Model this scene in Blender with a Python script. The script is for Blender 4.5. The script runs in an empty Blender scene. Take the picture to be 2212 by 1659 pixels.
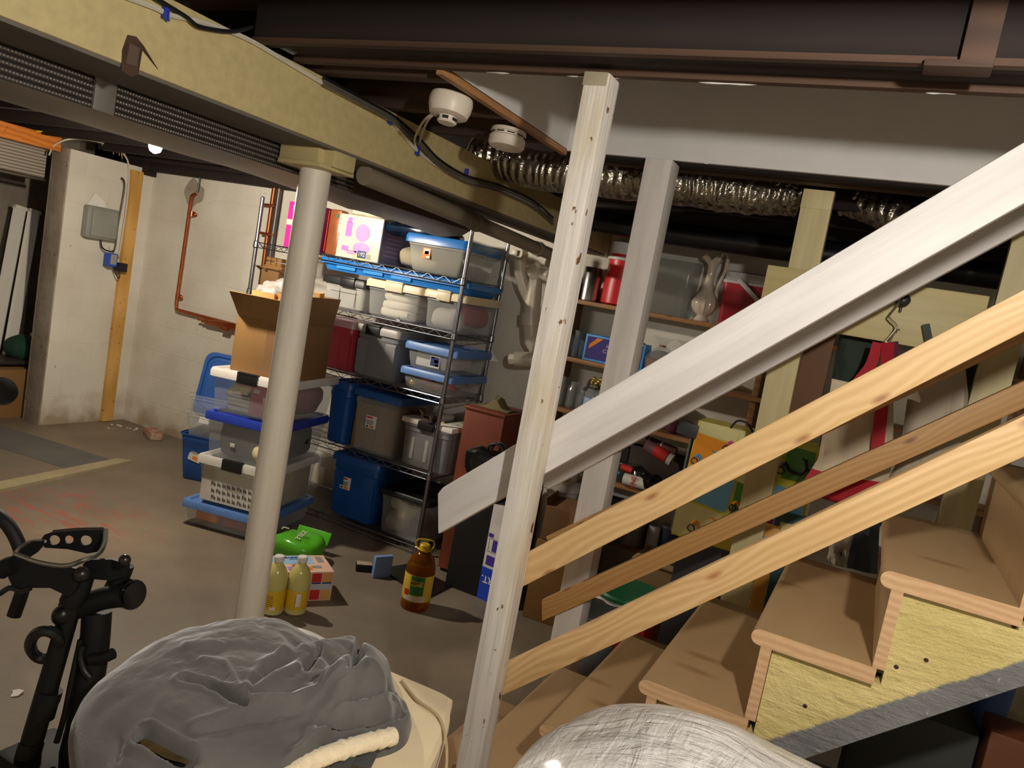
import bpy, bmesh, math, random
from mathutils import Vector, Matrix, noise
S = bpy.context.scene
COL = S.collection
random.seed(7)
# ---------------------------------------------------------------- camera
W, H, F, CH = 2212, 1659, 1666.5, 1.55
RX = Vector((0.88156, 0.43624, 0.18040)); RD = Vector((0.21105, -0.02238, -0.97722)); RF = Vector((-0.42227, 0.89955, -0.11179))
CAM = Vector((0, 0, CH))
cd = bpy.data.cameras.new('camera'); cam = bpy.data.objects.new('camera', cd); COL.objects.link(cam)
cd.sensor_width = 36; cd.lens = F / W * 36; cd.clip_start = 0.02; cd.clip_end = 60
mr = Matrix((RX, -RD, -RF)).transposed().to_4x4(); mr.translation = CAM
cam.matrix_world = mr; S.camera = cam
# ---------------------------------------------------------------- world, lights, exposure
wd = bpy.data.worlds.new('world'); S.world = wd; wd.use_nodes = True
wd.node_tree.nodes['Background'].inputs[0].default_value = (0.75, 0.85, 1.0, 1)
wd.node_tree.nodes['Background'].inputs[1].default_value = 0.02
BULB1 = (-3.25, 2.56, 1.932); BULB2 = (0.26, 0.40, 1.91)
P1, P2 = 54.0, 34.0            # watts of light from the two bulbs
C1, C2 = (1.0, 0.89, 0.73), (1.0, 0.95, 0.87)
vs = S.view_settings
S.display_settings.display_device = 'sRGB'
vs.view_transform = 'Standard'; vs.look = 'None'; vs.gamma = 1; vs.use_curve_mapping = False
vs.exposure = 0.9

def at(px, py, ax, val):       # the point where the sight line through a pixel of the photo meets a plane of the room
    d = RX * ((px - W / 2) / F) + RD * ((py - H / 2) / F) + RF
    return CAM + d * ((val - CAM[ax]) / d[ax])
def dp(px, py, depth):
    return CAM + (RX * ((px - W / 2) / F) + RD * ((py - H / 2) / F) + RF) * depth
V = Vector
I4 = Matrix.Identity(4)
def T(x, y=None, z=None):
    return Matrix.Translation(x if y is None else (x, y, z))
def RZ(a): return Matrix.Rotation(math.radians(a), 4, 'Z')
def RXm(a): return Matrix.Rotation(math.radians(a), 4, 'X')
def RYm(a): return Matrix.Rotation(math.radians(a), 4, 'Y')
def frame(o, x, y):            # matrix with given x axis, y roughly given
    x = V(x).normalized(); z = x.cross(V(y)).normalized(); y = z.cross(x)
    m = Matrix((x, y, z)).transposed().to_4x4(); m.translation = o
    return m

# ---------------------------------------------------------------- mesh builder
class MB:
    def __init__(s): s.bm = bmesh.new()
    def _new(s, fs, m, M=None):
        vs_ = set()
        for f in fs:
            f.material_index = m; f.smooth = True
            vs_.update(f.verts)
        if M is not None:
            for v in vs_: v.co = M @ v.co
        return fs
    def box(s, c, size, M=None, bev=0.0, m=0, seg=2):
        t = bmesh.new()
        bmesh.ops.create_cube(t, size=1)
        for v in t.verts: v.co = V((v.co.x * size[0] + c[0], v.co.y * size[1] + c[1], v.co.z * size[2] + c[2]))
        if bev: bmesh.ops.bevel(t, geom=list(t.edges), offset=bev, segments=seg, profile=0.6, affect='EDGES', clamp_overlap=True)
        return s.merge(t, m, M)
    def merge(s, t, m=0, M=None):
        mp = {}
        for v in t.verts: mp[v] = s.bm.verts.new(M @ v.co if M is not None else v.co)
        out = []
        for f in t.faces:
            try: out.append(s.bm.faces.new([mp[v] for v in f.verts]))
            except ValueError: pass
        t.free()
        return s._new(out, m)
    def loft(s, loops, m=0, M=None, cap0=True, cap1=True, closed=True):
        rows = [[s.bm.verts.new(M @ V(p) if M is not None else V(p)) for p in L] for L in loops]
        fs = []
        n = len(rows[0])
        for a, b in zip(rows, rows[1:]):
            for i in range(n if closed else n - 1):
                j = (i + 1) % n
                fs.append(s.bm.faces.new((a[i], a[j], b[j], b[i])))
        if cap0: fs.append(s.bm.faces.new(list(reversed(rows[0]))))
        if cap1: fs.append(s.bm.faces.new(rows[-1]))
        return s._new(fs, m)
    def lathe(s, prof, n=24, M=None, m=0, cap=True):
        L = [[(r * math.cos(2 * math.pi * i / n), r * math.sin(2 * math.pi * i / n), z) for i in range(n)] for r, z in prof]
        return s.loft(L, m, M, cap, cap)
    def cyl(s, p0, p1, r, r1=None, n=16, m=0, cap=True):
        p0, p1 = V(p0), V(p1); d = p1 - p0
        M = d.to_track_quat('Z', 'Y').to_matrix().to_4x4(); M.translation = p0
        return s.lathe([(r, 0), (r if r1 is None else r1, d.length)], n, M, m, cap)
    def tube(s, pts, r, n=8, m=0, closed=False, cap=True, rs=None):
        pts = [V(p) for p in pts]; k = len(pts)
        tang = []
        for i in range(k):
            a = pts[(i - 1) % k] if closed or i else pts[0]; b = pts[(i + 1) % k] if closed or i < k - 1 else pts[-1]
            tang.append((b - a).normalized())
        up = tang[0].orthogonal().normalized(); L = []
        for i in range(k):
            up = (up - tang[i] * up.dot(tang[i])).normalized(); sd = tang[i].cross(up)
            rr = rs[i] if rs else r
            L.append([pts[i] + up * (rr * math.cos(2 * math.pi * j / n)) + sd * (rr * math.sin(2 * math.pi * j / n)) for j in range(n)])
        if closed: L.append(L[0])
        return s.loft(L, m, None, cap and not closed, cap and not closed)
    def prism(s, poly, h0, h1, M=None, m=0):     # polygon in local XY, extruded along local Z
        return s.loft([[(p[0], p[1], h0) for p in poly], [(p[0], p[1], h1) for p in poly]], m, M)
    def blob(s, c, r, n=16, k=10, amp=0.0, sc=6.0, m=0, M=None, seed=0, pw=1.0):
        t = bmesh.new(); bmesh.ops.create_uvsphere(t, u_segments=n, v_segments=k, radius=1)
        for v in t.verts:
            p = v.co.copy()
            if pw != 1.0: p = V([math.copysign(abs(q) ** pw, q) for q in p])
            q = V((p.x * r[0], p.y * r[1], p.z * r[2]))
            if amp: q += v.co * (amp * noise.fractal(q * sc + V((seed * 3.1, seed * 1.7, seed)), 1.0, 2.0, 3))
            v.co = q + V(c)
        return s.merge(t, m, M)
    def quad(s, a, b, c, d, m=0):
        return s._new([s.bm.faces.new([s.bm.verts.new(V(p)) for p in (a, b, c, d)])], m)

def obj(name, mb, mats, parent=None, M=None, local=False, sharp=35, **props):
    me = bpy.data.meshes.new(name)
    bmesh.ops.remove_doubles(mb.bm, verts=mb.bm.verts, dist=1e-6)
    bmesh.ops.recalc_face_normals(mb.bm, faces=mb.bm.faces)
    mb.bm.to_mesh(me); mb.bm.free()
    for a in (mats if isinstance(mats, (list, tuple)) else [mats]): me.materials.append(a)
    try: me.set_sharp_from_angle(angle=math.radians(sharp))
    except Exception: pass
    o = bpy.data.objects.new(name, me); COL.objects.link(o)
    if M is not None: o.matrix_basis = M
    if parent is not None:
        o.parent = parent
        if not local: o.matrix_parent_inverse = wm(parent).inverted()
    for k, v in props.items(): o[k] = v
    return o
def wm(o):
    m = o.matrix_parent_inverse @ o.matrix_basis if o.parent else o.matrix_basis
    return wm(o.parent) @ m if o.parent else m.copy()
def tag(o, label, cat, group=None, kind=None):
    o['label'] = label; o['category'] = cat
    if group: o['group'] = group
    if kind: o['kind'] = kind
    return o
def thing(name, label, cat, loc=(0, 0, 0), rz=0, group=None, M=None):
    o = bpy.data.objects.new(name, None); COL.objects.link(o); o.empty_display_size = 0.05
    o.matrix_basis = M if M is not None else T(V(loc)) @ RZ(rz)
    return tag(o, label, cat, group)
def struct(name, mb, mats, **kw):
    return obj(name, mb, mats, kind='structure', **kw)
def text(s, size, m, parent, M, name='lettering', local=True, ext=0.0006, bold=0.0, align='CENTER', sx=1.0):
    cu = bpy.data.curves.new(name, 'FONT'); cu.body = s; cu.size = size; cu.extrude = ext; cu.offset = bold
    cu.align_x = align; cu.align_y = 'CENTER'; cu.resolution_u = 3
    t = bpy.data.objects.new('tmp', cu); COL.objects.link(t)
    bpy.context.view_layer.update()
    me = bpy.data.meshes.new_from_object(t.evaluated_get(bpy.context.evaluated_depsgraph_get()))
    bpy.data.objects.remove(t); bpy.data.curves.remove(cu)
    me.materials.clear(); me.materials.append(m)
    for v in me.vertices: v.co.x *= sx
    o = bpy.data.objects.new(name, me); COL.objects.link(o); o.matrix_basis = M; o.parent = parent
    if not local: o.matrix_parent_inverse = wm(parent).inverted()
    return o
FRONT = RXm(90)      # text / flat art laid in XY turned to face -Y

# ---------------------------------------------------------------- materials
def s2l(c):
    return tuple((x / 255 / 12.92) if x / 255 < 0.04045 else ((x / 255 + 0.055) / 1.055) ** 2.4 for x in c)
class NT:
    def __init__(s, name):
        s.m = bpy.data.materials.new(name); s.m.use_nodes = True; s.t = s.m.node_tree
        s.b = s.t.nodes['Principled BSDF']; s.out = s.t.nodes['Material Output']; s.tc = None
    def n(s, typ, **kw):
        a = s.t.nodes.new(typ)
        for k, v in kw.items():
            if k.startswith('i_'):
                key = k[2:]; key = int(key) if key.isdigit() else key.replace('_', ' ')
                a.inputs[key].default_value = v
            else: setattr(a, k, v)
        return a
    def l(s, a, b): s.t.links.new(a, b)
    def co(s, scale=(1, 1, 1), kind='Object', loc=(0, 0, 0), rot=(0, 0, 0)):
        if s.tc is None: s.tc = s.n('ShaderNodeTexCoord')
        mp = s.n('ShaderNodeMapping'); mp.inputs['Scale'].default_value = scale; mp.inputs['Location'].default_value = loc; mp.inputs['Rotation'].default_value = rot
        s.l(s.tc.outputs[kind], mp.inputs[0]); return mp.outputs[0]
    def noise(s, vec, scale, detail=4, rough=0.55, dist=0.0):
        a = s.n('ShaderNodeTexNoise'); a.inputs['Scale'].default_value = scale; a.inputs['Detail'].default_value = detail
        a.inputs['Roughness'].default_value = rough; a.inputs['Distortion'].default_value = dist
        s.l(vec, a.inputs['Vector']); return a.outputs['Fac']
    def ramp(s, fac, stops):
        a = s.n('ShaderNodeValToRGB'); el = a.color_ramp.elements
        while len(el) < len(stops): el.new(0.5)
        for e, (p, c) in zip(el, stops):
            e.position = p; e.color = tuple(c) + ((1,) if len(c) == 3 else ())
        s.l(fac, a.inputs[0]); return a.outputs[0]
    def mix(s, fac, a, b, blend='MIX'):
        x = s.n('ShaderNodeMix', data_type='RGBA', blend_type=blend)
        for q, i in ((fac, 0), (a, 6), (b, 7)):
            if isinstance(q, (int, float)): x.inputs[i].default_value = q
            elif isinstance(q, tuple): x.inputs[i].default_value = q + ((1,) if len(q) == 3 else ())
            else: s.l(q, x.inputs[i])
        return x.outputs[2]
    def math(s, op, a, b=0.0, c=None):
        x = s.n('ShaderNodeMath', operation=op)
        for i, q in enumerate((a, b) if c is None else (a, b, c)):
            if isinstance(q, (int, float)): x.inputs[i].default_value = q
            else: s.l(q, x.inputs[i])
        return x.outputs[0]
    def sep(s, vec):
        x = s.n('ShaderNodeSeparateXYZ'); s.l(vec, x.inputs[0]); return x.outputs
    def color(s, c): s.l(c, s.b.inputs['Base Color'])
    def bump(s, h, strength=0.3, dist=0.01):
        x = s.n('ShaderNodeBump'); x.inputs['Strength'].default_value = strength; x.inputs['Distance'].default_value = dist
        s.l(h, x.inputs['Height']); s.l(x.outputs[0], s.b.inputs['Normal'])
    def set(s, rough=0.5, metal=0.0, spec=None, coat=None):
        s.b.inputs['Roughness'].default_value = rough; s.b.inputs['Metallic'].default_value = metal
        if spec is not None: s.b.inputs['Specular IOR Level'].default_value = spec
        if coat: s.b.inputs['Coat Weight'].default_value = coat
        return s
_mc = {}
def plain(name, rgb, rough=0.5, metal=0.0, var=0.12, scale=9.0, bump=0.0, bs=40.0, spec=None, coat=None, sheen=0.0):
    if name in _mc: return _mc[name]
    c = s2l(rgb); k = NT(name).set(rough, metal, spec, coat); v = k.co()
    f = k.noise(v, scale)
    k.color(k.ramp(f, [(0.25, tuple(x * (1 - var) for x in c)), (0.75, tuple(min(1, x * (1 + var)) for x in c))]))
    if bump: k.bump(k.noise(v, bs), bump, 0.004)
    if sheen: k.b.inputs['Sheen Weight'].default_value = sheen; k.b.inputs['Sheen Roughness'].default_value = 0.4
    _mc[name] = k.m; return k.m
def clear(name, rgb, fac=0.35, rough=0.25, trans=(0.95, 0.97, 0.97)):
    if name in _mc: return _mc[name]
    k = NT(name).set(rough); k.b.inputs['Base Color'].default_value = s2l(rgb) + (1,)
    tr = k.n('ShaderNodeBsdfTransparent'); tr.inputs[0].default_value = trans + (1,)
    mx = k.n('ShaderNodeMixShader')
    v = k.co(); f = k.math('ADD', k.math('MULTIPLY', k.noise(v, 5.0), 0.12), fac - 0.06)
    k.l(f, mx.inputs[0]); k.l(tr.outputs[0], mx.inputs[1]); k.l(k.b.outputs[0], mx.inputs[2]); k.l(mx.outputs[0], k.out.inputs[0])
    _mc[name] = k.m; return k.m
def pine(name, lo, hi, kn, seed=0.0, rough=0.55):
    """board with fine lengthwise grain, a few arched rings and small round knots"""
    k = NT(name).set(rough); lo, hi = s2l(lo), s2l(hi)
    v = k.co((1.1, 9, 9), loc=(seed, seed * 1.7, seed * .6))
    vo = k.n('ShaderNodeTexVoronoi'); vo.inputs['Scale'].default_value = 1.0; vo.voronoi_dimensions = '2D'; cc = k.n('ShaderNodeCombineXYZ'); xs = k.sep(k.co((3.4, 1, 9.5), loc=(seed * 2.3, 0, seed * 1.1))); k.l(xs[0], cc.inputs[0]); k.l(xs[2], cc.inputs[1]); k.l(cc.outputs[0], vo.inputs['Vector'])
    kd = vo.outputs['Distance']
    warp = k.math('MULTIPLY', k.ramp(kd, [(0.0, (1, 1, 1)), (0.45, (0, 0, 0))]), 1.1)
    w = k.n('ShaderNodeTexWave', wave_type='BANDS', bands_direction='Z'); w.inputs['Scale'].default_value = 2.1; w.inputs['Distortion'].default_value = 3.2; w.inputs['Detail'].default_value = 2; w.inputs['Detail Scale'].default_value = 0.5
    k.l(v, w.inputs['Vector']); k.l(k.math('MULTIPLY', warp, 7.0), w.inputs['Phase Offset'])
    fine = k.noise(k.co((2.2, 70, 70), loc=(seed, 0, 0)), 1.5, 3)
    f = k.math('ADD', k.math('MULTIPLY', w.outputs['Fac'], .26), k.math('ADD', k.math('MULTIPLY', fine, .46), k.math('MULTIPLY', k.noise(v, .9, 3), .25)))
    c = k.ramp(f, [(0.22, lo), (0.55, tuple((x + y) / 2 for x, y in zip(lo, hi))), (0.8, hi)])
    c = k.mix(k.math('MULTIPLY', k.ramp(kd, [(0.02, (1, 1, 1)), (0.05, (.55, .55, .55)), (0.085, (0, 0, 0))]), .8), c, s2l(kn))
    k.color(c); k.bump(f, .06, .002); return k.m
def wood(name, lo, hi, grain=(1.5, 14, 14), knots=True, rough=0.55, seed=0.0, kn=(60, 32, 14), ks=2.2, bumpy=0.08, freq=1.0):
    k = NT(name).set(rough); lo, hi = s2l(lo), s2l(hi)
    v = k.co((grain[0], grain[1], grain[2]), loc=(seed, seed * 1.3, seed * 0.7))
    a = k.noise(v, 1.6 * freq, 5, 0.6, 1.2)
    w = k.n('ShaderNodeTexWave', wave_type='BANDS', bands_direction='Z'); w.inputs['Scale'].default_value = 0.55 * freq; w.inputs['Distortion'].default_value = 7.0
    w.inputs['Detail'].default_value = 3; w.inputs['Detail Scale'].default_value = 0.6
    k.l(v, w.inputs['Vector'])
    f = k.math('ADD', k.math('MULTIPLY', w.outputs['Fac'], 0.45), k.math('MULTIPLY', a, 0.55))
    c = k.ramp(f, [(0.2, lo), (0.5, tuple((x + y) / 2 for x, y in zip(lo, hi))), (0.75, hi)])
    if knots:
        vv = k.co((3.0, 9.0, 9.0), loc=(seed * 2.1, 0.3, seed))
        vo = k.n('ShaderNodeTexVoronoi'); vo.inputs['Scale'].default_value = ks; k.l(vv, vo.inputs['Vector'])
        d = k.ramp(vo.outputs['Distance'], [(0.0, (1, 1, 1)), (0.09, (0.75, 0.75, 0.75)), (0.2, (0, 0, 0))])
        c = k.mix(k.math('MULTIPLY', d, 0.75), c, s2l(kn))
    k.color(c); k.bump(f, bumpy, 0.003); return k.m
# ---- painted block wall
def wall_mat():
    k = NT('white block wall').set(0.8); v = k.co(kind='Object')
    x = k.sep(v)
    base = k.ramp(k.noise(v, 2.2, 5), [(0.3, s2l((206, 199, 184))), (0.7, s2l((226, 221, 208)))])
    low = k.math('SUBTRACT', 1.0, k.math('MULTIPLY', x[2], 2.2))
    dirt = k.math('MULTIPLY', low, k.math('MULTIPLY', k.noise(v, 5.5, 6), 1.1))
    dr = k.ramp(dirt, [(0.28, (0, 0, 0)), (0.62, (0.8, 0.8, 0.8))])
    base = k.mix(dr, base, s2l((150, 130, 98)))
    sp = k.ramp(k.noise(v, 26, 2), [(0.74, (0, 0, 0)), (0.78, (1, 1, 1))])
    base = k.mix(k.math('MULTIPLY', sp, 0.5), base, s2l((120, 100, 75)))
    # block joints (wall runs in X or Y: use X+Y as the running coordinate)
    cb = k.n('ShaderNodeCombineXYZ'); k.l(k.math('ADD', x[0], x[1]), cb.inputs[0]); k.l(x[2], cb.inputs[1])
    br = k.n('ShaderNodeTexBrick'); br.inputs['Scale'].default_value = 1.0; br.inputs['Brick Width'].default_value = 0.42; br.inputs['Row Height'].default_value = 0.205
    br.inputs['Mortar Size'].default_value = 0.006; br.inputs['Mortar Smooth'].default_value = 0.6
    k.l(cb.outputs[0], br.inputs['Vector'])
    j = br.outputs['Fac']
    base = k.mix(k.math('MULTIPLY', j, 0.05), base, s2l((140, 125, 100)))
    k.color(base)
    h = k.math('SUBTRACT', k.math('MULTIPLY', k.noise(v, 45, 3), 0.5), k.math('MULTIPLY', j, 0.3))
    k.bump(h, 0.35, 0.006); return k.m
def conc_mat(name, lo, hi, pits=True):
    k = NT(name).set(0.85); v = k.co()
    c = k.ramp(k.noise(v, 3.5, 8, 0.65), [(0.3, s2l(lo)), (0.7, s2l(hi))])
    if pits:
        p = k.ramp(k.noise(v, 22, 2), [(0.66, (0, 0, 0)), (0.72, (1, 1, 1))])
        c = k.mix(k.math('MULTIPLY', p, 0.6), c, s2l((70, 66, 62)))
    k.color(c); k.bump(k.noise(v, 30, 4), 0.4, 0.01); return k.m
def floor_mat():
    k = NT('worn painted concrete').set(0.62); v = k.co()
    c = k.ramp(k.noise(v, 1.3, 8, 0.62), [(0.28, s2l((100, 88, 72))), (0.5, s2l((124, 110, 92))), (0.72, s2l((146, 130, 108)))])
    c = k.mix(k.math('MULTIPLY', k.ramp(k.noise(k.co(loc=(4, 2, 0)), 0.8, 4), [(0.45, (0, 0, 0)), (0.7, (1, 1, 1))]), 0.45), c, s2l((120, 118, 112)))
    # worn red paint near the pale strip
    x = k.sep(v)
    dx = k.math('DIVIDE', k.math('SUBTRACT', x[0], -3.75), 0.75); dy = k.math('DIVIDE', k.math('SUBTRACT', x[1], 2.62), 0.42)
    d = k.math('ADD', k.math('MULTIPLY', dx, dx), k.math('MULTIPLY', dy, dy))
    near = k.ramp(d, [(0.1, (1, 1, 1)), (1.0, (0, 0, 0))])
    st = k.ramp(k.noise(k.co((2.0, 7.0, 1), loc=(1, 5, 0)), 2.6, 9, 0.72), [(0.50, (0, 0, 0)), (0.60, (1, 1, 1))])
    c = k.mix(k.math('MULTIPLY', k.math('MULTIPLY', near, st), 0.8), c, s2l((168, 78, 62)))
    st2 = k.ramp(k.noise(k.co((1.6, 6.0, 1), loc=(9, 3, 0)), 2.0, 9, 0.75), [(0.60, (0, 0, 0)), (0.68, (1, 1, 1))])
    c = k.mix(k.math('MULTIPLY', st2, 0.55), c, s2l((150, 88, 66)))
    sc = k.ramp(k.noise(k.co((9.0, 2.0, 1), loc=(2, 8, 0)), 3.0, 6, 0.7), [(0.66, (0, 0, 0)), (0.74, (1, 1, 1))])
    c = k.mix(k.math('MULTIPLY', sc, 0.45), c, s2l((88, 76, 62)))
    k.color(c); k.bump(k.noise(v, 18, 6), 0.25, 0.006); return k.m
def paint_wood(name, rgb, stain=None, seed=0.0, rough=0.45, chip=None, chipamt=0.74, grain=0.18, axis='X'):
    k = NT(name).set(rough); c0 = s2l(rgb)
    g = {'X': (2.0, 26, 26), 'Z': (26, 26, 2.0)}[axis]
    v = k.co(g, loc=(seed, seed, seed)); a = k.noise(v, 1.4, 5)
    c = k.ramp(a, [(0.3, tuple(x * 0.86 for x in c0)), (0.7, tuple(min(1, x * 1.05) for x in c0))])
    if stain:
        b = k.ramp(k.noise(k.co((3, 3, 1.1) if axis == 'Z' else (1.1, 3, 3), loc=(seed + 2, 0, seed)), 1.5, 5), [(0.5, (0, 0, 0)), (0.68, (1, 1, 1))])
        c = k.mix(k.math('MULTIPLY', b, 0.7), c, s2l(stain))
    if chip:
        p = k.ramp(k.noise(k.co((18, 18, 12), loc=(seed + 5, 1, seed)), 1.6, 3), [(chipamt, (0, 0, 0)), (chipamt + 0.02, (1, 1, 1))])
        c = k.mix(p, c, s2l(chip))
    k.color(c); k.bump(a, grain, 0.006); return k.m
WALL = wall_mat(); CONC = conc_mat('bare concrete', (132, 120, 104), (172, 160, 142)); CONCD = conc_mat('alcove concrete', (124, 114, 102), (150, 140, 126), False)
FLOOR = floor_mat()
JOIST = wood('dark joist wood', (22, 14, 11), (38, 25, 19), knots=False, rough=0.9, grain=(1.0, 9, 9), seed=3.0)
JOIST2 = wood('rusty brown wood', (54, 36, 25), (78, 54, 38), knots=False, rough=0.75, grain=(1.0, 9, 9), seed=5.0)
CREAM = paint_wood('cream yellow beam paint', (202, 184, 132), rough=0.5, grain=0.06, chip=(112, 62, 36), chipamt=0.80, seed=1.0)
CREAM2 = paint_wood('cream yellow board paint', (208, 190, 132), rough=0.5, grain=0.08, chip=(120, 98, 60), chipamt=0.79, seed=4.0)
CREAMZ = paint_wood('cream yellow post paint', (208, 192, 140), rough=0.5, grain=0.08, chip=(90, 76, 52), chipamt=0.79, seed=2.0, axis='Z')
WHITEZ = paint_wood('white post paint', (226, 218, 208), stain=(190, 170, 120), rough=0.5, grain=1.0, seed=6.0, chip=(120, 88, 52), chipamt=0.66, axis='Z')
WHITEZ2 = paint_wood('white far post paint', (218, 210, 204), rough=0.45, grain=0.12, seed=8.0, axis='Z')
WHITEX = paint_wood('white rail paint', (222, 216, 212), rough=0.62, grain=0.35, seed=9.0)
WHITEW = plain('white drywall paint', (214, 210, 206), 0.55, var=0.04)
PINE = pine('new pine', (198, 158, 104), (228, 194, 142), (150, 92, 54), seed=1.0)
PINE2 = pine('amber pine', (178, 130, 74), (206, 162, 102), (120, 70, 36), seed=7.0)
TREAD = wood('worn stair tread', (154, 126, 90), (174, 144, 104), seed=4.0, grain=(5, 1.0, 5), kn=(120, 84, 50), ks=1.0, rough=0.5, bumpy=0.03)
ENDG = wood('tread end grain', (192, 152, 110), (210, 172, 130), knots=False, seed=2.0, grain=(9, 9, 16), rough=0.7, freq=2.2)
STUD = wood('yellow wall stud', (196, 146, 70), (218, 170, 96), seed=5.0, grain=(12, 12, 1.2), kn=(120, 70, 30))
SHELFW = wood('shelf plank', (124, 82, 42), (152, 106, 58), seed=8.0)
LINTEL = wood('orange lintel wood', (196, 108, 34), (224, 136, 52), seed=2.0, kn=(150, 76, 22))
REDWOOD = wood('red brown veneer', (104, 46, 26), (128, 62, 36), seed=2.0, knots=False, grain=(9, 9, 1), rough=0.5)
BLACKP = plain('black plastic', (20, 20, 21), 0.42)
BLACKM = plain('black metal', (22, 21, 20), 0.35, 0.3)
CHROME = plain('chrome wire', (190, 192, 198), 0.22, 1.0, var=0.03)
STEEL = plain('brushed steel', (170, 168, 165), 0.28, 1.0, var=0.05)
COPPER = plain('copper pipe', (184, 104, 62), 0.35, 0.9, var=0.2, scale=20)
PVC = plain('grey drain plastic', (186, 176, 158), 0.35, var=0.06)
TAPE = plain('tan taped pipe', (140, 128, 108), 0.5, var=0.08)
WHITEP = plain('white plastic', (226, 220, 210), 0.4, var=0.03)
CARD = plain('brown cardboard', (134, 98, 54), 0.85, var=0.07)
CARDD = plain('dark cardboard', (122, 88, 54), 0.85, var=0.08)
INK = plain('black ink', (28, 26, 30), 0.6)
PAPER = plain('white label paper', (226, 222, 214), 0.7, var=0.03)
NAVY = plain('navy ink', (36, 48, 110), 0.6)
REDI = plain('red print', (196, 40, 36), 0.6)
ORNG = plain('orange print', (226, 128, 36), 0.6)

# ================================================================ the room
m = MB(); m.box((-2.2, 1.6, -0.06), (9.6, 6.4, 0.12)); struct('floor', m, FLOOR)
m = MB(); m.box((-2.0, 4.33, 1.15), (8.2, 0.16, 2.3)); struct('wall_back', m, WALL)
# left wall: the white stub beside the hatchway, its raw concrete end facing the room
m = MB(); m.box((-5.45, 3.905, 1.0), (0.16, 0.69, 2.0), m=0); m.box((-5.452, 3.558, 1.0), (0.168, 0.012, 2.0), bev=0.004, m=1)
m.box((-5.545, 3.9, 1.0), (0.03, 0.69, 2.0), m=1)
struct('wall_left', m, [WALL, CONC])
m = MB(); m.box((-6.36, 2.6, 1.1), (0.12, 4.2, 2.3)); m.box((-5.95, 4.33, 1.1), (.8, 0.16, 2.3)); struct('wall_alcove', m, CONCD)
m = MB(); m.box((1.75, 1.6, 1.15), (0.12, 6.4, 2.3)); struct('wall_right', m, WALL)
m = MB(); m.box((-2.2, -1.45, 1.15), (9.6, 0.12, 2.3)); struct('wall_front', m, WALL)
m = MB(); m.box((-5.45, 0.3, 1.1), (0.16, 3.4, 2.3)); struct('wall_left_near', m, WALL)
# ceiling deck around the stair opening
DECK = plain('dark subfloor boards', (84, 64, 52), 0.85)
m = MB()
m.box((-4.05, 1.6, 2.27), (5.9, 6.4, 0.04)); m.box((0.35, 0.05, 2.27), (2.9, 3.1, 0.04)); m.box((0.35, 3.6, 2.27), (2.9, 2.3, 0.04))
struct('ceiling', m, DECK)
# white lined stair opening
m = MB(); m.box((-1.101, 2.02, 2.33), (0.018, 0.80, 0.54), m=0); m.box((-1.102, 2.02, 2.052), (0.020, 0.80, 0.02), m=1)
struct('trim_1', m, [WHITEW, wood('raw board edge', (150, 104, 62), (176, 126, 78), knots=False, seed=1)])
m = MB(); m.box((0.30, 2.425, 2.345), (2.8, 0.016, 0.575), m=0); m.box((-0.62, 2.4165, 2.2), (0.012, 0.002, 0.29), m=0)
struct('trim_2', m, WHITEW)
m = MB(); m.box((0.35, 2.0, 2.66), (2.9, 1.0, 0.03)); struct('ceiling_stairwell', m, WHITEW)
m = MB(); m.box((0.35, 1.63, 2.45), (2.9, 0.016, 0.40)); m.box((1.79, 2.0, 2.45), (0.016, 0.9, 0.42)); struct('wall_stairwell', m, WHITEW)
# joists
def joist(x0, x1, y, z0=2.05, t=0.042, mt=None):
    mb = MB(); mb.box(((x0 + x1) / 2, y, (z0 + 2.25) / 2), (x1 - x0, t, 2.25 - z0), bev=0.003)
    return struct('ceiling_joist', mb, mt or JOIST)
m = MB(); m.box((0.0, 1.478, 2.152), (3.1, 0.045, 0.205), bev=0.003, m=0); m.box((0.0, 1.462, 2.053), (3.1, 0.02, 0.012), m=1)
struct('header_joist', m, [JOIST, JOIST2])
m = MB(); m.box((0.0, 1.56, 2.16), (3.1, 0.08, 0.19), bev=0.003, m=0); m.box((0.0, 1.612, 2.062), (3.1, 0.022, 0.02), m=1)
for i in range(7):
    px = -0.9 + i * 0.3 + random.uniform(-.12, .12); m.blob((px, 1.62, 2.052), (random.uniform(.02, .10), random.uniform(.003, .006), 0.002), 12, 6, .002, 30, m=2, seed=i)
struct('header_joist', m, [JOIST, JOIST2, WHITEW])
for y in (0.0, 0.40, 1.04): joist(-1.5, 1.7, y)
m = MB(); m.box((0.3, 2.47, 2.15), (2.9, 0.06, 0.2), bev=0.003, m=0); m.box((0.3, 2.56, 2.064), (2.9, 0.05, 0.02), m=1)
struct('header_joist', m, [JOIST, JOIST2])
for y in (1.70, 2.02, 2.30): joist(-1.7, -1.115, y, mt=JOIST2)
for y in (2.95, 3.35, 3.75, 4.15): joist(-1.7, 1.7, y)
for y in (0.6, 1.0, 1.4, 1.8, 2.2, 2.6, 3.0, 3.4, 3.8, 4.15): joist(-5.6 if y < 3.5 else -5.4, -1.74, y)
m = MB(); m.box((0.025, 1.446, 2.146), (0.05, 0.02, 0.205), bev=0.003); m.box((0.0, 1.462, 2.0445), (0.10, 0.05, 0.012), bev=0.003)
tag(obj('bridging_block', m, JOIST2), 'short upright brown wooden block nailed across the header joist at top right', 'wood block', kind='structure')
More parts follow.
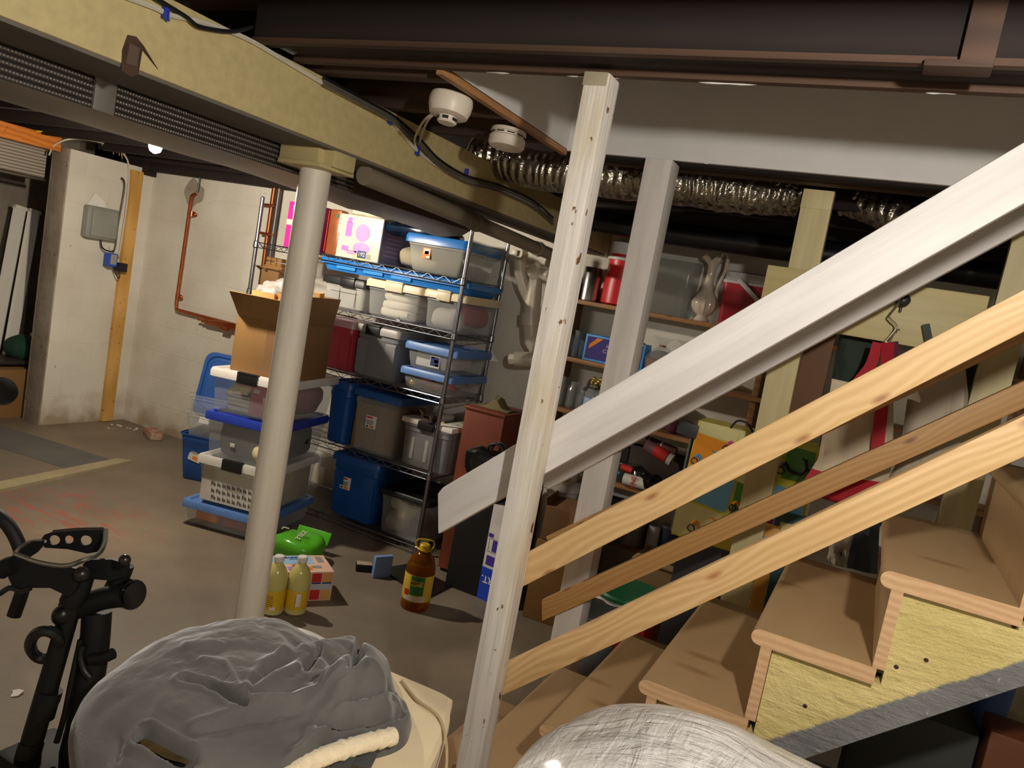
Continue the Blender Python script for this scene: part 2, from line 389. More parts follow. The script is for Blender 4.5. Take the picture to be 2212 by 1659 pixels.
# left hatchway: lintel, panel, rail
m = MB(); m.box((-5.5, 2.2, 2.015), (0.14, 2.66, 0.10), bev=0.004); struct('trim_3', m, LINTEL)
m = MB(); m.box((-2.93 - 2.55, 4.19, 2.1), (0.3, 0.1, 0.3)); m.box((-3.6, 4.21, 2.02), (3.9, 0.09, 0.06), bev=.004); struct('sill_plate', m, JOIST)
k = NT('ribbed panel').set(0.5); vv = k.co((1, 1, 90)); k.color(k.ramp(k.sep(vv)[2], [(0, s2l((150, 140, 128))), (1, s2l((150, 140, 128)))]))
w_ = k.n('ShaderNodeTexWave', bands_direction='Z'); w_.inputs['Scale'].default_value = 14; k.l(k.co(), w_.inputs['Vector'])
k.color(k.ramp(w_.outputs['Fac'], [(0.2, s2l((120, 112, 102))), (0.8, s2l((176, 166, 152)))])); k.bump(w_.outputs['Fac'], 0.5, 0.004); PANEL = k.m
m = MB(); m.box((-5.62, 2.6, 1.87), (0.02, 1.9, 0.2)); tag(obj('ribbed_panel', m, PANEL), 'pale ribbed panel hanging below the orange lintel in the hatchway', 'panel')
m = MB(); m.cyl((-5.60, 1.7, 1.755), (-5.60, 3.55, 1.755), 0.012); tag(obj('steel_rail', m, STEEL), 'thin steel rail under the ribbed panel of the hatchway', 'rail')
# floor marks: flat grey patch and pale strip
def patch(name, pts, mt, h):
    mb = MB(); mb.prism([(p.x, p.y) for p in pts], 0.0, h); return struct(name, mb, mt)
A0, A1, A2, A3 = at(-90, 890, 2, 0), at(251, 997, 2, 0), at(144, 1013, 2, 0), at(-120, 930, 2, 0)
patch('floor_patch', [A3, A2, A1, A0], conc_mat('grey floor patch', (92, 90, 86), (112, 108, 102), False), 0.003)
m = MB(); B0 = [at(252, 995, 2, 0), at(285, 1000, 2, 0), at(-80, 1082, 2, 0), at(-80, 1062, 2, 0)]
m.prism([(p.x, p.y) for p in B0][::-1], 0, 0.018)
B1 = [at(85, 938, 2, 0), at(110, 932, 2, 0), at(285, 1000, 2, 0), at(252, 996, 2, 0)]
struct('floor_strip', m, conc_mat('pale floor strip', (150, 138, 106), (172, 158, 124), False))
# ================================================================ lamps
BULBM = bpy.data.materials.new('lit bulb'); BULBM.use_nodes = True
def bulb_mat(name, c, p, r):
    b = bpy.data.materials.new(name); b.use_nodes = True; t = b.node_tree
    e = t.nodes.new('ShaderNodeEmission'); e.inputs[0].default_value = c + (1,); e.inputs[1].default_value = p / (math.pi * 4 * math.pi * r * r)
    t.links.new(e.outputs[0], t.nodes['Material Output'].inputs[0]); return b
def bulb(pos, c, p, label, r=0.030):
    x, y, z = pos; z2 = 2.05 - r * 1.5 - .015
    t = thing('light_bulb', label, 'light bulb', (x, y, z))
    mb = MB(); mb.lathe([(0.006, -r), (r * .75, -r * .7), (r, 0), (r * .82, r * .55), (0.016, r * 1.5)], 20, T(x, y, z)); obj('glass_globe', mb, bulb_mat('lit bulb ' + label[:9], c, p, r), t)
    mb = MB(); mb.cyl((x, y, z + r * 1.5), (x, y, z + r * 1.5 + .025), 0.015); obj('screw_cap', mb, STEEL, t)
    mb = MB(); mb.lathe([(0.018, 0), (0.024, 0.01), (0.05, 0.04), (0.05, z2 - z)], 24, T(x, y, z + r * 1.5 + .015)); obj('socket', mb, WHITEP, t)
    return t
bulb(BULB1, C1, P1, 'bare lit bulb under the ceiling by the white wall')
bulb(BULB2, C2, P2, 'bare lit bulb above the foot of the stairs out of view')
# ================================================================ beam, duct, column
bx0, bx1 = -1.74, -1.54
m = MB(); m.box((-1.64, 1.7, 1.963), (0.20, 5.1, 0.172), bev=0.006)
beam = tag(obj('main_beam', m, CREAM), 'long cream yellow beam carrying the ceiling joists', 'beam', kind='structure')
# torn hole with bare wood
h0 = at(287, 118, 0, -1.54); rn = random.Random(5)
def side(poly, e0, e1, mt, nm):
    mb = MB(); mb.loft([[(bx1 + e, h0.y + y, h0.z + z) for y, z in poly] for e in (e0, e1)]); return obj(nm, mb, mt, beam)
side([(-.022, -.040), (.002, -.046), (.018, -.034), (.020, .016), (.060, -.006), (.064, -.010), (.022, .026), (.002, .038), (-.018, .034), (-.026, .0)], 0, .0012, JOIST2, 'bare_patch')
side([(-.014, -.022), (.012, -.020), (.013, .018), (-.012, .020)], .001, .0018, plain('grey old wood', (96, 78, 64), .9), 'bare_patch')
mb = MB(); mb.box((-1.643, 1.7, 1.874), (0.194, 5.0, 0.008)); obj('underside_shade', mb, plain('painted underside shade', (104, 98, 90), .7), beam)  # thin grey sheet carries the shade under the beam as colour
# wrapped heating duct beside the beam
k = NT('ribbed duct wrap').set(0.28, 0.55); v = k.co()
w_ = k.n('ShaderNodeTexWave', bands_direction='Z'); w_.inputs['Scale'].default_value = 22; w_.inputs['Distortion'].default_value = 0.3; k.l(v, w_.inputs['Vector'])
w2 = k.n('ShaderNodeTexWave', bands_direction='Y'); w2.inputs['Scale'].default_value = 40; w2.inputs['Distortion'].default_value = 0.5; k.l(v, w2.inputs['Vector'])
hh = k.math('MULTIPLY', w_.outputs['Fac'], k.math('ADD', 0.65, k.math('MULTIPLY', w2.outputs['Fac'], 0.35)))
k.color(k.ramp(hh, [(0.1, s2l((66, 62, 58))), (0.8, s2l((150, 144, 138)))])); k.bump(hh, 0.8, 0.008); WRAP = k.m
FOILG = plain('dull duct foil', (150, 144, 138), 0.42, 0.55, var=0.12, scale=4, bump=0.25, bs=12)
DUCTB = plain('brown duct tape wrap', (74, 54, 44), 0.6, bump=0.2, bs=14)
duct = thing('heating_duct', 'foil wrapped heating duct running along the yellow beam', 'duct', (-1.93, 1.0, 1.8))
m = MB(); m.box((-1.765, 0.68, 1.865), (0.016, 3.0, 0.13), bev=0.004); obj('ribbed_wrap', m, WRAP, duct)
m = MB(); m.box((-1.765, 2.60, 1.862), (0.016, 0.84, 0.13), bev=0.003); obj('brown_wrap', m, DUCTB, duct)
m = MB()
L = []
for i in range(60):
    y = -0.8 + i * 3.83 / 59; sag = 0.012 * noise.noise(V((0, y * 2.3, 0))) + (0.03 * max(0, (y - 1.9)) if y > 1.9 else 0)
    L.append([(-1.760, y, 1.80), (-1.80, y, 1.792 - sag * .6), (-1.93, y, 1.786 - sag + .006 * noise.noise(V((1, y * 9, 0)))), (-2.05, y, 1.793 - sag * .5), (-2.095, y, 1.82), (-2.095, y, 2.0), (-1.775, y, 2.0)])
m.loft(L); obj('underside', m, FOILG, duct)
for y in (0.46, 1.23):
    m = MB(); m.box((-1.757, y, 1.866), (0.012, 0.055, 0.135), bev=.003); obj('tape_band', m, FOILG, duct)
# loose plastic sheet end
# steel column
colm = thing('support_column', 'round white steel column under the yellow beam', 'column', (-1.64, 1.85, 0))
m = MB(); m.cyl((-1.64, 1.85, 0), (-1.64, 1.85, 1.815), 0.0465, n=40); obj('shaft', m, paint_wood('column paint', (228, 218, 200), grain=0.05, seed=3, axis='Z', rough=0.5), colm)
m = MB(); m.box((-1.64, 1.85, 1.82), (0.16, 0.16, 0.012), bev=.003); obj('cap_plate', m, CREAM, colm)
m = MB()
for s in (-1, 1): m.box((-1.64 + s * .02, 1.85 + s * .012, 1.848), (0.15, 0.10, 0.05), T(0, 0, 0), bev=.006)
obj('cap_block', m, CREAM, colm)
# drain pipe along the beam and stack on the back wall
drain = thing('drain_pipe', 'tan drain pipe under the beam dropping down the back wall', 'pipe', (-1.87, 4.08, 1.2))
pa, pb = V((-1.60, 2.03, 1.842)), V((-1.72, 4.02, 1.80))
m = MB(); m.tube([pa, pa.lerp(pb, .5), pb, pb + V((-.03, .05, -.03)), pb + V((-.05, .08, -.10))], 0.032, 16); obj('run', m, TAPE, drain)
for t_ in (0.42, 0.80):
    c_ = pa.lerp(pb, t_); d_ = (pb - pa).normalized() * .022
    m = MB(); m.cyl(c_ - d_, c_ + d_, 0.038, n=20); obj('coupling', m, TAPE, drain)
q = pb + V((-.05, .08, -.10))
P_ = [q, at(1160, 590, 1, 4.1), at(1152, 640, 1, 4.1), at(1146, 690, 1, 4.1), at(1148, 735, 1, 4.1), at(1168, 765, 1, 4.1), at(1195, 785, 1, 4.1)]
m = MB(); m.tube(P_, 0.048, 18); obj('stack', m, PVC, drain)
for i, rr in ((1, .057), (3, .06), (5, .057)):
    d_ = (P_[i + 1] - P_[i - 1]).normalized() * .035
    m = MB(); m.cyl(P_[i] - d_, P_[i] + d_, rr, n=20); obj('fitting', m, PVC, drain)
b0, b1_ = at(1122, 550, 1, 4.06), at(1150, 660, 1, 4.1)
m = MB(); m.tube([b0, at(1124, 590, 1, 4.06), at(1132, 620, 1, 4.08), b1_], 0.036, 14); obj('wye_branch', m, PVC, drain)
cl = None
m = MB(); m.cyl(b0 + V((.0, .03, .0)), b0 + V((0, -.05, .004)), 0.043, n=20); m.box(b0 + V((0, -.056, .004)), (.03, .014, .03), bev=.002)
obj('cleanout_plug', m, PVC, drain)
e0 = at(1185, 778, 1, 4.1)
m = MB(); m.cyl(at(1112, 776, 1, 4.04), e0, 0.046, n=20); m.cyl(at(1103, 776, 1, 4.04), at(1120, 776, 1, 4.04), 0.038, n=8); obj('lower_cleanout', m, PVC, drain)
# ================================================================ cables on the beam
WCAB = plain('white cable', (206, 198, 180), 0.5); GCAB = plain('grey cable', (96, 90, 80), 0.5); BCAB = plain('black cable', (24, 24, 26), 0.45); BLUE_ST = plain('blue staple', (40, 60, 170), 0.45)
def cable(pts, r, mt, label, name='cable'):
    mb = MB(); mb.tube(smooth(pts), r, 6); return tag(obj(name, mb, mt), label, 'cable')
def smooth(pts, n=6, closed=False):
    pts = [V(p) for p in pts]; out = []; k = len(pts)
    for i in range(k if closed else k - 1):
        p0, p1, p2, p3 = (pts[(i - 1) % k] if closed or i else pts[0]), pts[i], pts[(i + 1) % k], (pts[(i + 2) % k] if closed or i < k - 2 else pts[-1])
        for j in range(n):
            t = j / n
            out.append(0.5 * ((2 * p1) + (p2 - p0) * t + (2 * p0 - 5 * p1 + 4 * p2 - p3) * t * t + (3 * p1 - p0 - 3 * p2 + p3) * t ** 3))
    if not closed: out.append(pts[-1])
    return out
cx = bx1 + .006
cable([at(x, y, 0, cx) for x, y in ((240, -18), (330, 15), (370, 33), (430, 46), (530, 82), (640, 146), (740, 205), (840, 258), (900, 325), (960, 368), (1030, 396), (1100, 420), (1190, 462))], 0.006, WCAB, 'white cable stapled along the top of the yellow beam')
for i, dx in enumerate((0, 1, 2)):
    cable([at(x, y + dx * 7, 0, cx + .008 + .005 * dx) for x, y in ((700, 168), (790, 216), (850, 250), (905, 298), (950, 345), (1010, 380), (1080, 400), (1150, 432), (1195, 470))], 0.0042, GCAB if i else BCAB,
          ('black cable drooping beside the white cable on the beam', 'grey cable drooping just under the black cable on the beam', 'lowest grey cable of the bundle drooping on the beam')[i])
cable([at(x, y, 0, cx + .01) for x, y in ((330, -8), (400, 35), (420, 52), (440, 60), (500, 68), (545, 58))], 0.005, BCAB, 'black cable at the near end of the yellow beam')
for n_, (x, y) in enumerate(((358, 28), (843, 258), (902, 326), (1008, 372))):
    mb = MB(); c_ = at(x, y, 0, cx + .004); mb.box(c_, (.012, .012, .026), bev=.002); mb.cyl(c_ + V((0, .004, -.013)), c_ + V((.008, .004, -.013)), .003, n=6)
    tag(obj('cable_staple', mb, BLUE_ST), ('blue cable staple at the near end of the beam', 'blue cable staple on the beam left of the upper smoke detector', 'blue cable staple where the detector wires meet the beam', 'blue cable staple on the beam farthest along the cables')[n_], 'staple')
# ================================================================ smoke detectors
DET = plain('aged white plastic', (226, 214, 196), 0.4, var=0.03)
def dets():
    p = at(972, 232, 2, 2.015)
    t = thing('smoke_detector', 'round white smoke detector with two loose wires under the joists', 'smoke detector', p)
    tl = T(p) @ RXm(-6)
    mb = MB(); mb.lathe([(.03, .03), (.057, .028), (.060, .016), (.058, -.004), (.052, -.022), (.034, -.027)], 32, tl); obj('housing', mb, DET, t)
    mb = MB(); mb.lathe([(.026, -.027), (.027, -.040), (.023, -.044)], 24, tl); obj('grille_cap', mb, DET, t)
    mb = MB()
    for i in range(6):
        a = i * 60 + 20; mb.box((0, 0, 0), (.016, .003, .008), tl @ RZ(a) @ T(.0265 * 0, -.0268, -.034))
    obj('vent_slot', mb, INK, t)
    for j in (0, 1):
        pts = [p + V((-.045 + .006 * j, .0, -.014)), at(915 + 8 * j, 262, 2, 1.985), at(896 + 12 * j, 300, 0, -1.50), at(901 + 3 * j, 326, 0, cx + .006)]
        mb = MB(); mb.tube(smooth(pts), .0035, 6); obj('wire', mb, WCAB, t)
    p = at(1095, 305, 2, 2.005)
    t = thing('smoke_detector', 'slimmer white smoke detector with side slots farther along the joists', 'smoke detector', p)
    tl = T(p) @ RXm(-4)
    mb = MB(); mb.lathe([(.03, .032), (.053, .032), (.055, .022), (.052, .020)], 32, tl); obj('base_ring', mb, DET, t)
    mb = MB(); mb.lathe([(.050, .020), (.050, .012), (.056, .008), (.056, -.012), (.050, -.020), (.02, -.022)], 32, tl); obj('housing', mb, DET, t)
    mb = MB()
    for i in range(10): mb.box((0, 0, 0), (.022, .003, .003), tl @ RZ(i * 36) @ T(0, -.0515, .0165))
    obj('vent_slot', mb, INK, t)
    mb = MB(); mb.cyl(p + V((.012, 0, .032)), p + V((.012, 0, .055)), .012); obj('mount_stem', mb, BLACKP, t)
    mb = MB(); mb.box(p + V((-.015, -.01, .036)), (.022, .012, .012)); obj('clip', mb, DET, t)
dets()
# ================================================================ foil flexible duct and black duct under the joists
k = NT('crinkled foil').set(0.22, 0.95); v = k.co((1, 1, 1))
w_ = k.n('ShaderNodeTexWave', bands_direction='X'); w_.inputs['Scale'].default_value = 9; w_.inputs['Distortion'].default_value = 6; w_.inputs['Detail'].default_value = 3; k.l(v, w_.inputs['Vector'])
k.color(k.ramp(k.noise(v, 6), [(.3, s2l((150, 140, 124))), (.7, s2l((196, 188, 172)))])); k.bump(k.math('ADD', k.math('MULTIPLY', w_.outputs['Fac'], .5), k.math('MULTIPLY', k.noise(v, 18, 5), 1.2)), 1.0, 0.016); FOIL = k.m
def flex(pts, r, label):
    mb = MB(); P_ = smooth(pts, 16); rs = []
    for i, p in enumerate(P_): rs.append(r * (1 + .02 * math.sin(i * 1.9) + .12 * noise.noise(V((i * .37, 0, 0)))))
    mb.tube(P_, r, 18, rs=rs); return tag(obj('flexible_duct', mb, FOIL), label, 'duct')
flex([at(1030, 330, 1, 2.8), at(1150, 365, 1, 2.78), at(1250, 378, 1, 2.75), at(1480, 400, 1, 2.75), at(1600, 415, 1, 2.78), at(1720, 420, 1, 2.84)], 0.074, 'shiny foil flexible duct hanging behind the white posts')
flex([at(1830, 425, 1, 3.0), at(1880, 440, 1, 2.98), at(1950, 470, 1, 2.9), at(2010, 500, 1, 2.86), at(2100, 520, 1, 2.9)], 0.066, 'crumpled foil duct sagging above the white handrail')
m = MB(); m.tube(smooth([(-1.5, 3.75, 2.0), (-.9, 3.75, 1.985), (0, 3.75, 1.99), (.9, 3.75, 1.99)]), 0.055, 18)
tag(obj('black_pipe', m, plain('black pipe wrap', (26, 26, 30), 0.35)), 'thick black pipe under the joists above the back shelves', 'pipe')
# ================================================================ white posts
def post(label, x, y, w, d, z1, mt, foot):
    t = thing('newel_post' if foot else 'support_post', label, 'post', (x, y, 0))
    mb = MB(); mb.box((x, y, z1 / 2), (w, d, z1), bev=.005); obj('shaft', mb, mt, t)
    return t
x1 = (at(1197, 552, 1, 1.588).x + at(1089, 1104, 1, 1.588).x) / 2
pt1 = post('white front post with rust stains at the foot of the stairs', x1 + .029, 1.610, .058, .066, 2.05, WHITEZ, True)
mb = MB(); mb.box((x1 + .026, 1.610, 2.036), (.056, .068, .03), bev=.003); obj('bare_tip', mb, plain('bare post tip', (158, 148, 122), .8), pt1)
x2 = at(1394, 339, 1, 2.375).x
post('white square post behind the handrail on the far side of the stairs', x2 + .045, 2.42, .089, .089, 2.05, WHITEZ2, False)
# ================================================================ rails
def board(p0, p1, w, t, mt, bev=.003, cut=None):
    """board along p0->p1 (centre line of the camera-side face's lower edge up), width up, thickness away from the camera"""
    p0, p1 = V(p0), V(p1); Lh = (p1 - p0).length; M = frame(p0, p1 - p0, (0, 1, 0))
    # local x along, y away (0,1,0), z = x cross y -> up
    mb = MB()
    prof = [(0, 0), (Lh, 0), (Lh, w), (0, w)]
    if cut: prof = cut(Lh, w)
    tb = bmesh.new()
    lo = [tb.verts.new((a, 0, b)) for a, b in prof]; hi = [tb.verts.new((a, t, b)) for a, b in prof]
    n = len(prof); tb.faces.new(lo); tb.faces.new(hi[::-1])
    for i in range(n): tb.faces.new((lo[i], hi[i], hi[(i + 1) % n], lo[(i + 1) % n]))
    bmesh.ops.recalc_face_normals(tb, faces=tb.faces)
    bmesh.ops.bevel(tb, geom=list(tb.edges), offset=bev, segments=2, profile=.6, affect='EDGES')
    mb.merge(tb); return mb, M
def rail(name, label, cat, pa, pb, w, t, mt, y, cut=None, bev=.003, ext=0.62, kn=0):
    a, b = at(*pa, 1, y), at(*pb, 1, y); d = (b - a).normalized(); b = b + d * ext
    mb, M = board(a, b, w, t, mt, bev, cut)
    return tag(obj(name, mb, mt, M=M), label, cat)
yn, yf = 1.645, 2.335
plumb = lambda Lh, w: [(.0, 0), (Lh, 0), (Lh, w), (w * .62 + .012, w), (w * .62 - .008, w * .93), ]
rail('handrail', 'white wooden handrail crossing in front of the stairs', 'handrail', (945, 1155), (2212, 440), .096, .036, WHITEX, yn, cut=plumb, bev=.006)
rail('handrail', 'white far handrail in shadow just below the front handrail', 'handrail', (1180, 1060), (2212, 499), .085, .036, WHITEX, yf, bev=.012)
rail('guard_rail', 'top pine rail nailed to the white front post', 'guard rail', (1128, 1268), (2212, 717), .066, .036, PINE, yn, bev=.003)
rail('guard_rail', 'lowest pine rail with long curved grain just above the steps', 'guard rail', (1084, 1503), (2212, 987), .064, .036, pine('striped pine', (196, 154, 98), (230, 196, 144), (158, 98, 58), seed=3.3), yn)
plumb2 = lambda Lh, w: [(0, 0), (Lh, 0), (Lh, w), (w * .55, w)]
rail('guard_rail', 'amber middle pine rail starting at the far white post', 'guard rail', (1170, 1342), (2212, 882), .062, .03, PINE2, yf, cut=plumb2)
rail('guard_rail', 'far upper pine rail mostly hidden behind the top front rail', 'guard rail', (1200, 1205), (2212, 740), .075, .036, PINE2, yf)
# ================================================================ stairs
RISE, RUN, TX, TZ = .194, .2055, .077, 1.164
stairs = thing('staircase', 'wooden stairs with rounded treads and a yellow and grey side', 'stairs', (-.9, 2.04, 0))
ya, yb = 1.645, 2.33
def nose(x0, x1, z, t=.034):
    r = t / 2; P = [(x1, z - t), (x1, z)]
    for i in range(9):
        a = math.pi / 2 + math.pi * i / 8; P.append((x0 + r + r * math.cos(a), z - r + r * math.sin(a)))
    return P
XZ = RXm(90)
for n_ in range(1, 10):
    x, z = TX + (n_ - 6) * RUN, TZ + (n_ - 6) * RISE
    mb = MB(); mb.prism(nose(x, x + RUN + .032, z), -yb, -ya, XZ, m=0)
    for f in mb.bm.faces:
        if abs(f.normal.y) > .9 or all(abs(v.co.y - ya) < 1e-5 for v in f.verts) or all(abs(v.co.y - yb) < 1e-5 for v in f.verts): f.material_index = 1
    obj('tread', mb, [TREAD, ENDG], stairs)
    mb = MB(); mb.box((x + .034, (ya + yb) / 2, z - .034 - (RISE - .034) / 2), (.022, yb - ya, RISE - .034), m=0)
    for f in mb.bm.faces:
        if all(v.co.y < ya + .001 for v in f.verts): f.material_index = 1
    obj('riser', mb, [TREAD, ENDG], stairs)
k = NT('yellow and grey stringer paint').set(0.5); v = k.co(kind='Object'); xs = k.sep(v)
pA, pB = at(1693, 1589, 1, 1.66), at(2212, 1428, 1, 1.66)
sl = (pB.z - pA.z) / (pB.x - pA.x)
# height above the paint line (object origin sits at the stairs' base, so shift back to room coordinates)
line = k.math('SUBTRACT', xs[2], k.math('MULTIPLY_ADD', xs[0], sl, pA.z - sl * pA.x))
ed = k.math('ADD', line, k.math('MULTIPLY', k.math('SUBTRACT', k.noise(k.co((14, 14, 5), rot=(0, math.radians(40), 0)), 2.4, 6, .7), .5), .03))
fa = k.ramp(ed, [(.5, (0, 0, 0)), (.502, (1, 1, 1))]); fa = k.ramp(k.math('ADD', k.math('MULTIPLY', ed, 8), .5), [(.47, (0, 0, 0)), (.53, (1, 1, 1))])
yel = k.ramp(k.noise(v, 7, 6), [(.3, s2l((212, 192, 122))), (.7, s2l((230, 210, 142)))])
ho = k.n('ShaderNodeTexVoronoi', voronoi_dimensions='2D'); ho.inputs['Scale'].default_value = 8.0; ccx = k.n('ShaderNodeCombineXYZ'); k.l(xs[0], ccx.inputs[0]); k.l(xs[2], ccx.inputs[1]); k.l(ccx.outputs[0], ho.inputs['Vector'])
hole = k.ramp(ho.outputs['Distance'], [(.03, (1, 1, 1)), (.042, (0, 0, 0))])
yel = k.mix(hole, yel, s2l((52, 26, 14)))
gry = k.ramp(k.noise(v, 9, 6), [(.3, s2l((112, 112, 112))), (.7, s2l((134, 133, 132)))])
fl_ = k.ramp(k.noise(v, 60, 2), [(.72, (0, 0, 0)), (.75, (1, 1, 1))]); gry = k.mix(fl_, gry, s2l((180, 174, 160)))
k.color(k.mix(fa, gry, yel)); g_ = k.noise(k.co((9, 9, 60), rot=(0, math.radians(42), 0)), 1.5, 4); k.bump(k.math('ADD', k.math('MULTIPLY', g_, .5), k.noise(v, 30, 7, .7)), .9, .012); STR = k.m
pC, pD = at(1800, 1619, 1, 1.66), at(2212, 1482, 1, 1.66); s2 = (pD.z - pC.z) / (pD.x - pC.x)
def stringer(y0, y1):
    P = []; xb = lambda z: pC.x + (z - pC.z) / s2
    P.append((xb(0), 0))
    xe = TX + 3 * RUN + .3; P.append((xe, pC.z + s2 * (xe - pC.x)))
    top = []
    for n_ in range(1, 10):
        x, z = TX + (n_ - 6) * RUN + .046, TZ + (n_ - 6) * RISE - .034
        top += [(x, z - RISE if n_ > 1 else 0), (x, z)]
    top.append((xe, top[-1][1]))
    P += [p for p in top[::-1]]
    P[0] = (max(P[0][0], top[0][0] + .1), 0)
    mb = MB(); mb.prism(P, -y1, -y0, XZ); return mb
obj('stringer', stringer(1.662, 1.70), STR, stairs)
obj('stringer', stringer(2.285, 2.32), STR, stairs)
# ================================================================ wire rack
YF, YB = 3.70, 4.15
XR, XL = at(1000, 614, 1, YF).x, at(556, 510, 1, YF).x
ZS = [at(897, 1192, 1, YF).z, at(928, 1025.6, 1, YF).z, at(955, 872, 1, YF).z + .03, at(979.5, 721, 1, YF).z, at(998, 614, 1, YF).z + .028]
ZS[0] = max(ZS[0], .05)
rack = thing('wire_shelf_rack', 'five tier chrome wire rack loaded with storage totes by the back wall', 'shelf rack', ((XL + XR) / 2, (YF + YB) / 2, 0))
RACKM = plain('dull chrome wire', (150, 152, 160), 0.3, 1.0, var=0.05)
for x in (XL, XR):
    for y in (YF, YB):
        mb = MB(); mb.cyl((x, y, 0.012), (x, y, 1.86), 0.0127, n=14); mb.lathe([(.018, 0), (.018, .01), (.008, .014)], 12, T(x, y, 0)); mb.lathe([(.0135, 1.855), (.0135, 1.87), (.006, 1.876)], 12, T(x, y, 0))
        for i in range(14): mb.cyl((x, y, .2 + i * .115), (x, y, .2035 + i * .115), .0133, n=12)
        for z in ZS: mb.lathe([(.0135, z - .038), (.019, z - .03), (.017, z + .004), (.0135, z + .008)], 14, T(x, y, 0))
        obj('post', mb, RACKM, rack)
for z in ZS:
    mb = MB(); r = .0032
    for y in (YF, YB):
        for dz in (0, -.032): mb.tube([(XL + .015, y, z + dz), (XR - .015, y, z + dz)], r, 5)
        n_ = 28; pts = [(XL + .02 + (XR - XL - .04) * i / n_, y, z - (.032 if i % 2 else 0)) for i in range(n_ + 1)]; mb.tube(pts, .0022, 4)
    for x in (XL, XR):
        for dz in (0, -.032): mb.tube([(x, YF + .015, z + dz), (x, YB - .015, z + dz)], r, 5)
        n_ = 9; pts = [(x, YF + .02 + (YB - YF - .04) * i / n_, z - (.032 if i % 2 else 0)) for i in range(n_ + 1)]; mb.tube(pts, .0022, 4)
    for i in range(3): mb.tube([(XL + .4 * (i + 1), YF, z - .006), (XL + .4 * (i + 1), YB, z - .006)], .003, 4)
    n_ = 20
    for i in range(n_): y = YF + .02 + (YB - YF - .04) * i / (n_ - 1); mb.tube([(XL + .01, y, z), (XR - .01, y, z)], .0018, 4)
    obj('shelf', mb, RACKM, rack)

# ---------------------------------------------------------------- totes
def rr(w, d, r, z, n=4):
    L = []
    for cx_, cy_, a0 in ((1, 1, 0), (-1, 1, 90), (-1, -1, 180), (1, -1, 270)):
        for i in range(n + 1):
            a = math.radians(a0 + 90 * i / n)
            L.append((cx_ * (w / 2 - r) + r * math.cos(a), cy_ * (d / 2 - r) + r * math.sin(a), z))
    return L
CLEARP = clear('clear tote plastic', (214, 216, 216), 0.27)
CLEARG = clear('smoky tote plastic', (150, 152, 154), 0.6, trans=(.7, .72, .74))
CLEARW = clear('frosted tote plastic', (222, 218, 208), 0.36)
BLUET = plain('blue tote plastic', (30, 78, 148), 0.38, var=.06)
BLUEL = plain('deep blue lid plastic', (36, 58, 164), 0.32, var=.05)
BLUES = plain('slate blue lid plastic', (88, 128, 190), 0.4, var=.05)
CYAN = plain('bright blue lid plastic', (36, 116, 196), 0.3, var=.05)
GREYL = plain('grey lid plastic', (150, 146, 142), 0.42)
CREAML = plain('cream latch plastic', (214, 200, 170), 0.42)
REDT = plain('red tote plastic', (186, 60, 76), 0.4)
GREYT = plain('grey tote plastic', (168, 166, 160), 0.45)
def bin_mesh(w, d, h, tp=.9, r=.03, inner=True):
    mb = MB(); s = lambda f: (w * (tp + (1 - tp) * f), d * (tp + (1 - tp) * f))
    L = [rr(s(0)[0] * .94, s(0)[1] * .94, r, 0), rr(*s(0), r, .012), rr(*s(.5), r, h * .5), rr(*s(.82), r, h * .82), rr(s(.84)[0] + .008, s(.84)[1] + .008, r, h * .84), rr(w, d, r, h - .012), rr(w + .018, d + .018, r, h - .010), rr(w + .018, d + .018, r, h)]
    mb.loft(L, cap1=False); return mb
def lid_mesh(w, d, z, hh=.03, r=.03, lip=.014):
    mb = MB()
    mb.loft([rr(w + .022, d + .022, r, z - lip), rr(w + .03, d + .03, r, z - lip), rr(w + .03, d + .03, r, z + hh * .55), rr(w + .018, d + .018, r, z + hh), rr(w - .02, d - .02, r, z + hh), rr(w - .035, d - .035, r, z + hh - .010), rr(w - .10, d - .10, r, z + hh - .010), rr(w - .115, d - .115, r, z + hh - .004)])
    return mb
def sticker(t, x, z, y, w, h, base=PAPER, marks=(), name='label_sticker', rz=0):
    mb = MB(); mb.box((0, 0, 0), (w, .0015, h)); o = obj(name, mb, base, t, T(x, y, z) @ RYm(rz), local=True)
    for j, (mx, mz, mw, mh, mm) in enumerate(marks):
        mb = MB(); mb.box((mx * w, -.0012, mz * h), (mw * w, .0012, mh * h)); obj('print', mb, mm, o, local=True)
    return o
